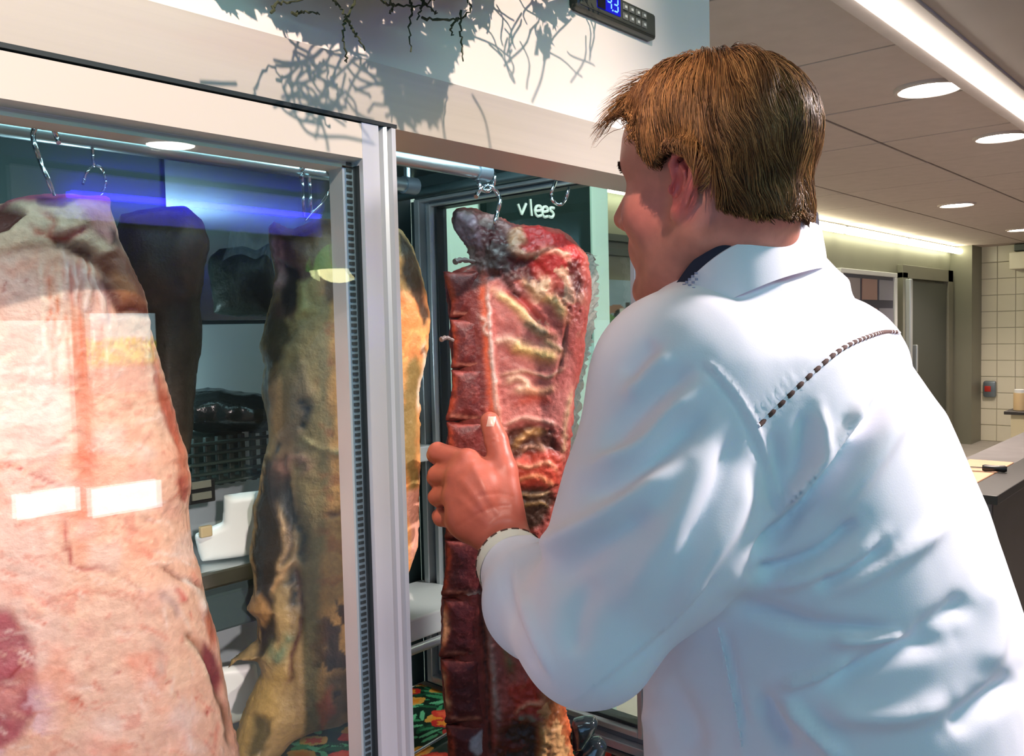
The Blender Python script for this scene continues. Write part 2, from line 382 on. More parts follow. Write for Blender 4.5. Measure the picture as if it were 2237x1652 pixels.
# ------------------------------------------------------------------ wall lights, menu box and steel door on the back wall
seg = [(3.3, 4.95), (5.0, 6.4), (6.45, 7.9), (7.95, 9.6), (9.65, 11.1), (11.15, 11.6)]
wl_labels = ['wall tube light seen between the pillar and the butcher\'s brow', 'second wall tube light counted from the pillar', 'wall tube light behind the butcher\'s neck', 'long wall tube light just right of the butcher\'s collar', 'wall tube light right of the longest lit one, over the grey door', 'short last wall tube light beside the tiled wall']
for (a, b), lb in zip(seg, wl_labels):
    t = thing('wall_light', lb, 'light', ((a + b) / 2, 3.06, 2.33), 'tube lights along the back wall')
    MB().box((a, 3.035, 2.33), (b, 3.095, 2.375), 0.006).build('housing', M_aludark, t)
    MB().tube([(a + 0.02, 2.995, 2.332), (b - 0.02, 2.995, 2.332)], 0.036, 10).build('tube', E_wall, t, True)
t = thing('menu_light_box', 'white topped picture board on the back wall behind the butcher\'s shoulder', 'board', (8.76, 3.08, 1.4))
MB().box((7.9, 3.03, 1.955), (9.42, 3.095, 2.0), 0.006).box((9.34, 3.03, 1.2), (9.42, 3.095, 1.955), 0.006).box((7.9, 3.03, 1.2), (7.96, 3.095, 1.955), 0.006).box((7.96, 3.03, 1.2), (9.34, 3.095, 1.26), 0.006).build('frame', M_white, t)
g = MB(); 
MB().box((7.96, 3.05, 1.26), (9.34, 3.09, 1.955)).build('backing', mat('dark navy print', (0.05, 0.05, 0.085), 0.4), t)
for i, (x, z) in enumerate([(8.0, 1.72), (8.46, 1.72), (8.92, 1.72), (8.0, 1.30), (8.46, 1.30), (8.92, 1.30)]):
    MB().box((x, 3.042, z), (x + 0.40, 3.05, z + 0.2 if i < 3 else z + 0.34)).build('picture', [mat('print %d' % i, c, 0.4) for c in [(0.30, 0.26, 0.28), (0.36, 0.22, 0.20), (0.28, 0.28, 0.34)]][i % 3], t)
d1 = struct('door_1', MB().box((9.62, 3.04, 0), (9.78, 3.1, 2.02), 0.004).box((11.25, 3.04, 0), (11.45, 3.1, 2.1), 0.004).box((9.62, 3.04, 1.96), (11.45, 3.1, 2.1), 0.004).build('door_1', M_wallgrey))
MB().box((9.82, 3.05, 0.02), (11.2, 3.09, 1.93), 0.004).build('doorway_panel', M_darkpanel, d1)
MB().box((9.70, 2.99, 0.3), (9.78, 3.05, 1.95), 0.01).build('door_edge', M_alu, d1)
MB().box((9.95, 3.0, 0.95), (9.99, 3.05, 1.25), 0.01).build('handle', M_alu, d1)
struct('trim_2', MB().box((11.55, 2.86, 0), (12.0, 3.1, ZC)).build('trim_2', M_wallgrey))
# landscape poster with a cow, behind the pillar
pz0, pz1 = onY(1350, 750, 3.08)[2], onY(1350, 612, 3.08)[2]
o = t = thing('landscape_poster', 'poster of a cow in a green field on the far wall', 'poster', (4.6, 3.08, pz0))
n = 70; u, v = np.meshgrid(np.linspace(0, 1, n), np.linspace(0, 1, n), indexing='ij'); xx = 4.0 + u * 1.1; zz = pz0 - 0.12 + v * (pz1 - pz0 + 0.12)
c = np.where((v < 0.58 + 0.02 * np.sin(9 * u))[..., None], lin((105, 145, 85)) * (1 + 0.25 * fbm(np.stack([u * 9, v * 9, v * 0], -1))[..., None]), lin((150, 178, 190)) * (1 + 0.25 * fbm(np.stack([u * 4, v * 5, v * 0 + 3], -1))[..., None]))
m = (np.abs(v - 0.62 - 0.04 * np.sin(u * 20)) < 0.05); c = np.where(m[..., None], lin((165, 130, 110)), c)
cow = ((((u - 0.45) / 0.075) ** 2 + ((v - 0.58) / 0.075) ** 2) < 1) | ((np.abs(u - 0.51) < 0.022) & (np.abs(v - 0.68) < 0.05)) | ((np.abs(u - 0.41) < 0.008) & (v > 0.36) & (v < 0.55)) | ((np.abs(u - 0.49) < 0.008) & (v > 0.36) & (v < 0.55))
c = np.where(cow[..., None], np.where((np.sin(u * 60) > 0.3)[..., None], lin((225, 225, 215)), lin((35, 45, 40))), c)
q = np.arange(n * n).reshape(n, n)
new_obj('print', np.stack([xx, xx * 0 + 3.075, zz], -1).reshape(-1, 3), np.stack([q[:-1, :-1], q[1:, :-1], q[1:, 1:], q[:-1, 1:]], -1).reshape(-1, 4), mat('poster print', (1, 1, 1), 0.5, vcol=True), t, col=c.reshape(-1, 3))
MB().box((4.0, 3.077, pz0 - 0.12), (5.1, 3.097, pz1), 0.002).build('board', M_white, t)
o = MB().box((3.7, 3.07, pz1 + 0.15), (5.4, 3.1, pz1 + 0.19)).build('wall_rail', M_darkpanel); tag(o, 'thin dark rail on the far wall above the cow poster', 'rail')
o = MB().box((3.4, 3.06, 2.03), (6.4, 3.1, 2.07)).build('wall_ledge', M_darkpanel); tag(o, 'thin dark ledge below the tube light beside the butcher\'s nose', 'ledge')

# ------------------------------------------------------------------ blackboard with the chalk word
t = thing('blackboard', 'dark green blackboard reading vlees, seen through the cabinet side window', 'blackboard', (2.28, 1.88, 1.46))
MB().box((2.005, 1.87, 1.465), (2.545, 1.897, 2.2), 0.002).build('panel', M_board, t)
def chalk(paths, w, name, parent, y):
    mb = MB()
    for p in paths:
        q = [onY(a, b, y) for a, b in spline(p, 6)]
        mb.tube(q, w, 6)
    o = mb.build(name, M_chalk, parent, True); return o
chalk([[(1131, 446), (1139, 469)], [(1139, 469), (1149, 445)]], 0.0052, 'letter_v', t, 1.868)
chalk([[(1158, 435), (1161, 472)]], 0.0052, 'letter_l', t, 1.868)
chalk([[(1169, 461), (1182, 459), (1180, 451), (1172, 451), (1168, 462), (1173, 472), (1182, 471)]], 0.0052, 'letter_e', t, 1.868)
chalk([[(1185, 463), (1187 + 9, 461), (1194, 453), (1187, 453), (1184, 464), (1188, 474), (1196, 473)]], 0.0052, 'letter_e', t, 1.868)
chalk([[(1210, 455), (1203, 454), (1201, 459), (1206, 463), (1209, 469), (1205, 475), (1198, 473)]], 0.0052, 'letter_s', t, 1.868)

# ------------------------------------------------------------------ ceiling lights
o = t = thing('ceiling_light_strip', 'long bright fluorescent strip along the ceiling edge', 'light', (6.7, 0.866, 2.38))
MB().box((0.9, 0.842, ZC - 0.004), (11.9, 0.892, ZC + 0.015)).build('housing', M_white, t)
for i in range(7):
    MB().box((0.92 + i * 1.565, 0.848, ZC - 0.032), (0.92 + i * 1.565 + 1.562, 0.886, ZC - 0.004)).build('tube', E_strip, t)
def downlight(x, y, r, label, group=None):
    t = thing('ceiling_downlight', label, 'light', (x, y, ZC - 0.01), group)
    v = []; f = []; n = 28; prof = [(r * 1.0, -0.004), (r * 1.14, -0.014), (r * 1.26, -0.012), (r * 1.30, 0.002)]
    for (rr, z) in prof: v += [(x + rr * math.cos(2 * math.pi * k / n), y + rr * math.sin(2 * math.pi * k / n), ZC + z - 0.004) for k in range(n)]
    for i in range(len(prof) - 1): f += [(i * n + k, i * n + (k + 1) % n, (i + 1) * n + (k + 1) % n, (i + 1) * n + k) for k in range(n)]
    MB().add(v, f).build('bezel', M_tile_c, t, True)
    v = [(x + r * math.cos(2 * math.pi * k / n), y + r * math.sin(2 * math.pi * k / n), ZC - 0.010) for k in range(n)] + [(x, y, ZC - 0.014)]
    MB().add(v, [(k, (k + 1) % n, n) for k in range(n)]).build('diffuser', E_lamp, t, True)
downlight(3.631, 1.052, 0.098, 'round ceiling downlight nearest the butcher, largest of the four', 'round ceiling downlights')
downlight(4.848, 1.073, 0.098, 'round ceiling downlight at the right edge, second largest', 'round ceiling downlights')
downlight(7.395, 1.941, 0.105, 'round ceiling downlight above the menu board and steel door', 'round ceiling downlights')
downlight(9.99, 2.03, 0.105, 'farthest round ceiling downlight, cut by the right edge of the picture', 'round ceiling downlights')
downlight(2.03, -2.9 + 0.35, 0.105, 'round ceiling downlight mirrored in the glass door', 'round ceiling downlights')

# ------------------------------------------------------------------ counter with chopping board
t = thing('service_counter', 'dark stone topped counter with grey front at the right edge', 'counter', (3.9, 0.9, 0))
MB().box((3.30, 0.735, 0.868), (6.0, 0.853, 0.90), 0.003).build('worktop', M_counter, t)
MB().box((3.32, 0.854, 0.84), (6.0, 1.10, 0.872), 0.003).build('rear_ledge', M_cpanel, t)
MB().box((3.325, 0.762, 0.08), (3.35, 1.09, 0.838)).box((3.325, 0.762, 0.838), (3.35, 0.85, 0.867)).build('end_panel', M_cpanel, t)
MB().box((3.352, 0.760, 0.08), (5.98, 0.78, 0.867)).build('front_panel', mat('brown counter front', (0.075, 0.058, 0.045), 0.5, noise=0.1, nscale=9), t)
MB().box((3.40, 0.80, 0.0), (5.9, 1.06, 0.08)).build('plinth', M_black, t)
t = thing('chopping_board', 'peach coloured chopping board on the dark counter', 'chopping board', (3.75, 0.95, 0.872))
MB().box((3.34, 0.858, 0.8735), (4.13, 1.03, 0.90), 0.004).build('board', M_wood, t)
k0, k1 = onZ(2146, 1022, 0.915), onZ(2200, 1025, 0.915)
t = thing('butcher_knife', 'knife with a black handle lying on the chopping board', 'knife', (k0[0], k0[1], 0.90))
MB().tube([k0 + (k1 - k0) * s for s in (0, 0.1, 0.5, 0.9, 1.0)], [0.011, 0.014, 0.012, 0.014, 0.010], 10).build('handle', M_black, t, True)
kd = (k0 - k1) / np.linalg.norm(k0 - k1); kn_ = np.cross(kd, ZU)
MB().prism([tuple((k0 + kd * u_ + kn_ * v_)[:2]) for u_, v_ in [(0, -0.016), (0.12, -0.016), (0.2, 0.014), (0, 0.014)]], 2, 0.9125, 0.916).build('blade', M_chrome, t)
# shelf unit with jars beyond the counter
q = onX(2225, 900, 9.0)
t = thing('side_table', 'pale lit side cabinet with a dark top by the far doorway', 'cabinet', (9.0, q[1], 0))
ztop = q[2]
MB().box((9.0, q[1] - 0.75, ztop - 0.03), (9.6, q[1] + 0.12, ztop), 0.004).build('top', M_counter, t)
MB().box((9.04, q[1] - 0.72, 0.0), (9.56, q[1] + 0.07, ztop - 0.03)).build('body', mat('pale cabinet', (0.62, 0.55, 0.36), 0.5), t)
for i, (c, h) in enumerate([((0.75, 0.55, 0.30), 0.16), ((0.10, 0.10, 0.30), 0.10), ((0.70, 0.30, 0.2), 0.13)]):
    yy = q[1] + 0.03 - i * 0.13
    tj = thing('storage_jar', ['amber jar nearest the dark doorway on the side cabinet', 'dark blue jar in the middle on the side cabinet', 'red jar at the outer end of the side cabinet'][i], 'jar', (9.2, yy, ztop), 'jars on the side cabinet')
    MB().tube([(9.2, yy, ztop), (9.2, yy, ztop + h)], 0.055, 14).build('body', mat('jar %d' % i, c, 0.3), tj, True)
    MB().tube([(9.2, yy, ztop + h), (9.2, yy, ztop + h + 0.03)], 0.048, 14).build('lid', M_white, tj, True)

# ------------------------------------------------------------------ behind the camera: what the glass door mirrors
for i, (a, b) in enumerate([(-3.1, -2.0), (-2.0, -0.9), (-0.9, 0.2)]):  # unseen windows in the left wall, added with the cool fill
    w = struct('window_%d' % (i + 1), MB().box((-3.08, a, 0.5), (-3.0, a + 0.05, 2.2)).box((-3.08, b - 0.05, 0.5), (-3.0, b, 2.2)).box((-3.08, a, 0.5), (-3.0, b, 0.56)).box((-3.08, a, 2.14), (-3.0, b, 2.2)).build('window_%d' % (i + 1), M_white))
    MB().box((-3.05, a + 0.05, 0.56), (-3.045, b - 0.05, 2.14)).build('pane', M_clear, w)
# lit picture panels of the opposite counter, mirrored in the glass
def mirr(px, py, Yr):
    r = ray(px, py); t = (0.65 + 0.65 - Yr) / r[1]; q = CAM + r * t; return np.array([q[0], Yr, q[2]])
for i, (xa, xb, yt, yb) in enumerate([(-60, 160, 700, 1005), (200, 343, 684, 1000)]):
    A_, B_ = mirr(xa, yt, -2.5), mirr(xb, yt, -2.5); zb = mirr((xa + xb) / 2, yb, -2.5)[2]; zt = (A_[2] + B_[2]) / 2
    t = thing('picture_light_box', ['plain white light box mirrored at the far left of the glass door', 'light box with sky and yellow flowers mirrored in the glass door'][i], 'light', ((A_[0] + B_[0]) / 2, -2.5, zb))
    n = 40; u, v = np.meshgrid(np.linspace(0, 1, n), np.linspace(0, 1, n), indexing='ij')
    c = np.zeros((n, n, 3)); fl = fbm(np.stack([u * 14, v * 40, v * 0], -1), 3)
    if i == 1:
        c[:] = np.array([0.62, 0.86, 0.95]) * 0.75
        m = v < 0.82; c[m] = np.array([0.40, 0.34, 0.18]) * 0.5
        m = (v > 0.66) & (v < 0.84) & (fl > 0.0); c[m] = (0.75, 0.66, 0.10)
        m = (v > 0.62) & (v < 0.80) & (fl < -0.12); c[m] = (0.10, 0.28, 0.06)
        m = v < 0.64; c[m] = np.array([0.55, 0.68, 0.80]) * 0.28
        m = v < 0.46; c[m] = np.array([0.9, 0.8, 0.7]) * 0.12
    else:
        c[:] = np.array([1.0, 0.92, 0.92]) * 0.35; m = v > 0.25; c[m & (u > 0.2)] = np.array([1.0, 0.95, 0.97]) * 0.6
    q = np.arange(n * n).reshape(n, n); X_ = A_[0] + (B_[0] - A_[0]) * u; Z_ = zb + (zt - zb) * v
    m_ = mat('backlit picture %d' % i, (0, 0, 0), 1.0, spec=0.0); nt = m_.node_tree; at_ = nt.nodes.new('ShaderNodeVertexColor'); at_.layer_name = 'Col'; nt.links.new(at_.outputs[0], nt.nodes['Principled BSDF'].inputs['Emission Color']); nt.nodes['Principled BSDF'].inputs['Emission Strength'].default_value = 4.6
    new_obj('picture', np.stack([X_, X_ * 0 - 2.50, Z_], -1).reshape(-1, 3), np.stack([q[:-1, :-1], q[:-1, 1:], q[1:, 1:], q[1:, :-1]], -1).reshape(-1, 4), m_, t, col=c.reshape(-1, 3))
    MB().box((A_[0] - 0.02, -2.54, zb - 0.02), (B_[0] + 0.02, -2.502, zt + 0.02), 0.004).build('casing', M_black, t)
    MB().box(((A_[0] + B_[0]) / 2 - 0.05, -2.60, 0.0), ((A_[0] + B_[0]) / 2 + 0.05, -2.545, zb + 0.1)).build('post', M_black, t)
t = thing('blue_neon_strip', 'blue neon strip on the opposite wall mirrored in the glass door', 'light', (2.7, -3.2, 2.28))
MB().box((1.6, -3.299, 2.12), (4.0, -3.285, 2.36)).build('backplate', M_white, t)
MB().tube([(1.85, -3.22, 2.235), (2.6, -3.225, 2.245), (3.7, -3.23, 2.24)], 0.016, 8).build('tube', E_blue, t, True)
t = thing('price_light_box', 'narrow white light box mirrored as bright strips in the glass door', 'light', (1.6, -2.5, 0.8))
for (xa, xb, yt, yb) in [(40, 180, 1075, 1128), (205, 358, 1060, 1122)]:
    A_, B_ = mirr(xa, yt, -2.45), mirr(xb, yt, -2.45); zb = mirr((xa + xb) / 2, yb, -2.45)[2]
    MB().box((A_[0], -2.46, zb), (B_[0], -2.45, (A_[2] + B_[2]) / 2), 0.003).build('panel', E_win, t)
MB().box((1.1, -2.499, 0.0), (2.0, -2.465, 0.92)).build('body', M_aludark, t)
t = thing('pendant_lamp', 'green glass pendant lamp mirrored in the glass door', 'lamp', (2.1, -1.5, 1.72))
pl = np.array([onY(748, 590, 2.8)[0], -1.5, onY(748, 590, 2.8)[2]])
t.location = pl
v = []; f = []; n = 24
for i in range(9):
    a = i / 8 * math.pi / 2
    v += [(pl[0] + 0.10 * math.sin(a) * math.cos(2 * math.pi * k / n), pl[1] + 0.10 * math.sin(a) * math.sin(2 * math.pi * k / n), pl[2] + 0.11 * math.cos(a)) for k in range(n)]
f = [(i * n + k, i * n + (k + 1) % n, (i + 1) * n + (k + 1) % n, (i + 1) * n + k) for i in range(8) for k in range(n)]
MB().add(v, f).build('shade', emis('lit green glass', (0.12, 0.55, 0.05), 2.4), t, True)
v = [(pl[0] + 0.085 * math.sin(a) * math.cos(b), pl[1] + 0.085 * math.sin(a) * math.sin(b), pl[2] - 0.0 + 0.05 * math.cos(a)) for a in np.linspace(0.01, math.pi - 0.01, 9) for b in np.linspace(0, 2 * math.pi, 16, endpoint=False)]
MB().add(v, [(i * 16 + k, i * 16 + (k + 1) % 16, (i + 1) * 16 + (k + 1) % 16, (i + 1) * 16 + k) for i in range(8) for k in range(16)]).build('bulb', emis('lamp glow', (1.0, 0.92, 0.45), 13), t, True)
MB().tube([(pl[0], pl[1], pl[2] + 0.1), (pl[0], pl[1], ZC)], 0.004, 6).build('cord', M_black, t)

# ------------------------------------------------------------------ the meat ageing cabinet
cab = thing('meat_ageing_cabinet', 'cream and aluminium meat ageing cabinet with a glass door slid open', 'cabinet', (0.3, 0.95, 0))
ZF, ZB = 1.752, 1.698          # fold line and lower edge of the header
XL = -0.75
MB().box((XL, 0.642, ZF), (X1 + 0.0, 0.67, 2.30)).build('header_panel', M_cream, cab)
MB().prism([(0.640, ZF), (0.652, ZB), (0.73, ZB), (0.73, ZF + 0.03), (0.665, ZF + 0.03), (0.665, ZF)], 0, XL, X1 + 0.0).build('header_band', M_band, cab)
MB().box((XL, 0.67, 2.28), (X1, 1.34, 2.30)).build('top_panel', M_cream, cab)
MB().box((XL, 0.73, 1.80), (X1, 1.30, 1.82)).build('inner_ceiling', M_liner, cab)
MB().box((XL, 1.30, 0.0), (X1, 1.34, 2.30)).build('back_wall', M_liner, cab)
MB().box((XL - 0.03, 0.65, 0.0), (XL, 1.34, 2.30)).build('left_wall', M_liner, cab)
MB().box((XL, 0.655, 0.0), (X1 + 0.03, 1.30, 0.796)).build('base', M_cream, cab)
# right wall round its window
wy0, wy1, wz0, wz1 = 0.745, 1.272, 0.808, 1.757
MB().box((X1, wy1, 0.765), (X1 + 0.04, 1.299, 1.757)).box((X1 - 0.015, 0.672, wz1 + 0.001), (X1 - 0.001, wy1, 2.279)).box((X1, 0.65, 0.765), (X1 + 0.04, wy1, wz0)).box((X1, 0.65, wz0), (X1 + 0.04, wy0, wz1)).build('right_wall', M_liner, cab)
wf_ = MB().box((X1 - 0.012, wy0, wz0), (X1 + 0.0, wy1, wz0 + 0.001)).build('side_window', M_aludark, cab)
def ring(name, m, inset, w, x0, x1):
    a, b, c, d = wy0 + inset, wy1 - inset, wz0 + inset, wz1 - inset * 0.42; wt = w * 0.42
    MB().box((x0, a, c), (x1, a + w, d), 0.0015).box((x0, b - w, c), (x1, b, d), 0.0015).box((x0, a + w, c), (x1, b - w, c + w), 0.0015).box((x0, a + w, d - wt), (x1, b - w, d), 0.0015).build(name, m, wf_)
ring('outer_frame', M_alu, 0.0, 0.014, X1 - 0.018, X1 + 0.03)
ring('recess', M_aludark, 0.014, 0.012, X1 - 0.002, X1 + 0.03)
ring('inner_frame', M_alu, 0.026, 0.010, X1 - 0.010, X1 + 0.03)
ring('gasket', M_rubber, 0.036, 0.006, X1 + 0.002, X1 + 0.03)
MB().box((X1 + 0.012, wy0 + 0.036, wz0 + 0.036), (X1 + 0.016, wy1 - 0.036, wz1 - 0.015)).build('pane', M_clear, wf_)
# sliding glass door (left half)
door = MB().box((XL, 0.690, ZB - 0.034), (0.569, 0.694, ZB)).build('sliding_door', M_aludark, cab)
zd0 = 0.797
stile = MB()
sx = [(0.529, 0.6495), (0.549, 0.6495), (0.5505, 0.656), (0.5535, 0.656), (0.555, 0.650), (0.558, 0.648), (0.5595, 0.654), (0.5625, 0.654), (0.564, 0.648), (0.569, 0.648), (0.569, 0.69), (0.529, 0.69)]
stile.prism([(x, y) for x, y in sx], 2, zd0, ZB - 0.001)
stile.build('stile', M_alu, door)
ry = [(0.650, ZB - 0.002), (0.650, ZB - 0.034), (0.664, ZB - 0.036), (0.664, ZB - 0.042), (0.69, ZB - 0.042), (0.69, ZB - 0.002)]
MB().prism(ry, 0, XL, 0.529).build('top_rail', mat('cream door frame', (0.60, 0.56, 0.50), 0.5, spec=0.3), door)
MB().box((XL, 0.652, zd0), (0.529, 0.69, zd0 + 0.05), 0.002).build('bottom_rail', M_alu, door)
MB().box((XL, 0.648, ZB - 0.0005), (0.571, 0.655, ZB + 0.003)).build('top_seal', M_rubber, door)
M_sp = mat('perforated spacer', (0.30, 0.42, 0.50), 0.35, 0.7)
MB().box((0.5185, 0.664, zd0), (0.5285, 0.682, ZB - 0.04)).build('spacer_bar', M_sp, door)
dots = MB()
for k in range(150): dots.box((0.5205, 0.6628, 0.80 + k * 0.0058), (0.5265, 0.6642, 0.8030 + k * 0.0058))
tag(dots.build('spacer_perforation', M_rubber, door), kind='stuff')
MB().box((0.5285, 0.655, zd0), (0.5305, 0.686, ZB - 0.04)).build('gasket', M_rubber, door)
MB().box((0.516, 0.664, zd0), (0.5185, 0.684, ZB - 0.04)).build('gasket', M_alu, door)
MB().box((XL, 0.6585, zd0 + 0.04), (0.5285, 0.6625, ZB - 0.038)).build('pane', M_glass, door)
MB().box((XL, 0.684, zd0 + 0.04), (0.5285, 0.688, ZB - 0.038)).build('pane', M_glass, door)
# control panel with the blue temperature display (reads 4.3)
yp = 0.640; ca, cb_, cz0, cz1 = 0.840, 1.012, 1.877, 1.9110
cp = MB().box((ca, yp - 0.010, cz0), (cb_, yp + 0.01, cz1), 0.005).build('control_panel', mat('olive grey plastic', (0.045, 0.05, 0.04), 0.35, 0.2), cab, True)
MB().box((ca + 0.005, yp - 0.0115, cz0 + 0.0045), (cb_ - 0.006, yp - 0.009, cz1 - 0.004), 0.001).build('bezel', mat('dark olive face', (0.05, 0.06, 0.048), 0.3), cp)
dx0, dx1 = 0.8765, 0.9245
MB().box((dx0, yp - 0.0128, cz0 + 0.0085), (dx1, yp - 0.0112, cz1 - 0.004)).build('screen', mat('blue screen', (0.0, 0.0, 0.02), 0.2, emit=(0.004, 0.006, 0.60), estr=1.0), cp)
MB().box((dx0, yp - 0.0130, cz0 + 0.0085), (dx0 + 0.016, yp - 0.0120, cz1 - 0.004)).build('screen_cover', mat('black screen side', (0.004, 0.005, 0.01), 0.2), cp)
E_dig = emis('blue digits', (0.10, 0.25, 1.0), 3.5)
def seg7(x, z, w, h, s):
    m = MB(); t = 0.0014; y = yp - 0.0136; sl = 0.10
    P = {'a': ((0, h), (w, h)), 'd': ((0, 0), (w, 0)), 'g': ((0, h / 2), (w, h / 2)), 'f': ((0, h / 2), (0, h)), 'e': ((0, 0), (0, h / 2)), 'b': ((w, h / 2), (w, h)), 'c': ((w, 0), (w, h / 2))}
    for k in s:
        (a, b), (c, d) = P[k]; g = 0.0012
        if b == d: m.box((x + a + g, y, z + b - t / 2), (x + c - g, y + 0.0008, z + b + t / 2))
        else: m.box((x + a - t / 2, y, z + b + g), (x + a + t / 2, y + 0.0008, z + d - g))
    return m
sw = (dx1 - dx0)
seg7(dx0 + 0.0195, cz0 + 0.0118, 0.0085, 0.0160, 'fgbc').build('digit_4', E_dig, cp)
seg7(dx0 + 0.0335, cz0 + 0.0118, 0.0085, 0.0160, 'abgcd').build('digit_3', E_dig, cp)
MB().box((dx0 + 0.0300, yp - 0.0136, cz0 + 0.0108), (dx0 + 0.0316, yp - 0.0128, cz0 + 0.0124)).build('decimal_point', E_dig, cp)
M_btn = mat('grey button', (0.13, 0.145, 0.13), 0.4); M_sym = mat('button symbol', (0.6, 0.66, 0.6), 0.4)
for r in range(2):
    for k in range(4):
        bx = dx1 + 0.006 + k * 0.0142; bz = cz0 + 0.0075 + (1 - r) * 0.0115
        b_ = MB().box((bx, yp - 0.0135, bz), (bx + 0.0105, yp - 0.0112, bz + 0.0082), 0.001).build('button', M_btn, cp)
        MB().box((bx + 0.003, yp - 0.0141, bz + 0.0024), (bx + 0.0072, yp - 0.0134, bz + 0.0054)).build('symbol', M_sym, cp)
# rails for the hooks
YF, YR, ZR = 0.85, 1.0, 1.723
for y in (YF, YR):
    rl = MB().tube([(XL, y, ZR), (0.911, y, ZR)], 0.0105, 16).build('hook_rail', M_rail, cab, True)
    MB().tube([(0.89, y, ZR), (0.915, y, ZR)], 0.013, 16).build('end_cap', M_aludark, rl, True)
    for x in (-0.4, 0.25, 0.90): MB().tube([(x, y, ZR), (x, y, 1.80)], 0.006, 10).build('rail_hanger', M_steel, rl, True)
rl = MB().tube([(1.02, 0.70, ZR + 0.012), (1.02, 1.25, ZR + 0.012)], 0.0085, 12).build('cross_rail', M_liner, cab, True)
MB().box((0.665, 1.290, 1.528), (0.98, 1.298, 1.80), 0.001).build('steel_upper_plate', M_steel3, cab)
MB().box((0.20, 1.292, 0.80), (0.86, 1.298, 1.522), 0.001).build('steel_back_plate', M_steel2, cab)
# shelves at the back
sh = onY(915, 1325, 1.26)
MB().box((0.86, 1.12, sh[2]), (X1 - 0.008, 1.29, sh[2] + 0.04), 0.003).build('back_shelf', M_white, cab)
MB().tube([(0.86, 1.105, sh[2] - 0.006), (X1 - 0.012, 1.105, sh[2] - 0.006)], 0.008, 10).build('shelf_rail', M_alu, cab, True)
sh2 = onY(925, 1005, 1.26)
MB().box((0.9, 1.24, sh2[2]), (X1 - 0.008, 1.29, sh2[2] + 0.03), 0.003).build('back_shelf', M_white, cab)
# ------------------------------------------------------------------ the butcher
man = thing('person', 'butcher in a white coat with brown piping reaching into the open cabinet', 'person', (0.93, 0.36, 0))
M_skin = mat('skin', (1, 1, 1), 0.42, vcol=True, noise=0.06, nscale=90, bump=0.05, bscale=420, sss=0.12, spec=0.4)
M_coat = mat('white coat cloth', (0.84, 0.81, 0.87), 0.85, bump=0.04, bscale=700, spec=0.15, noise=0.015, nscale=30)
M_hair = mat('brown hair', (1, 1, 1), 0.40, vcol=True, spec=0.22)
M_navy = mat('navy undershirt', (0.012, 0.014, 0.035), 0.8)
M_brown = mat('brown piping thread', (0.09, 0.035, 0.025), 0.8)
M_trouser = mat('dark checked trousers', (0.05, 0.055, 0.065), 0.85)
M_shoe = mat('black work shoe', (0.015, 0.015, 0.016), 0.4)
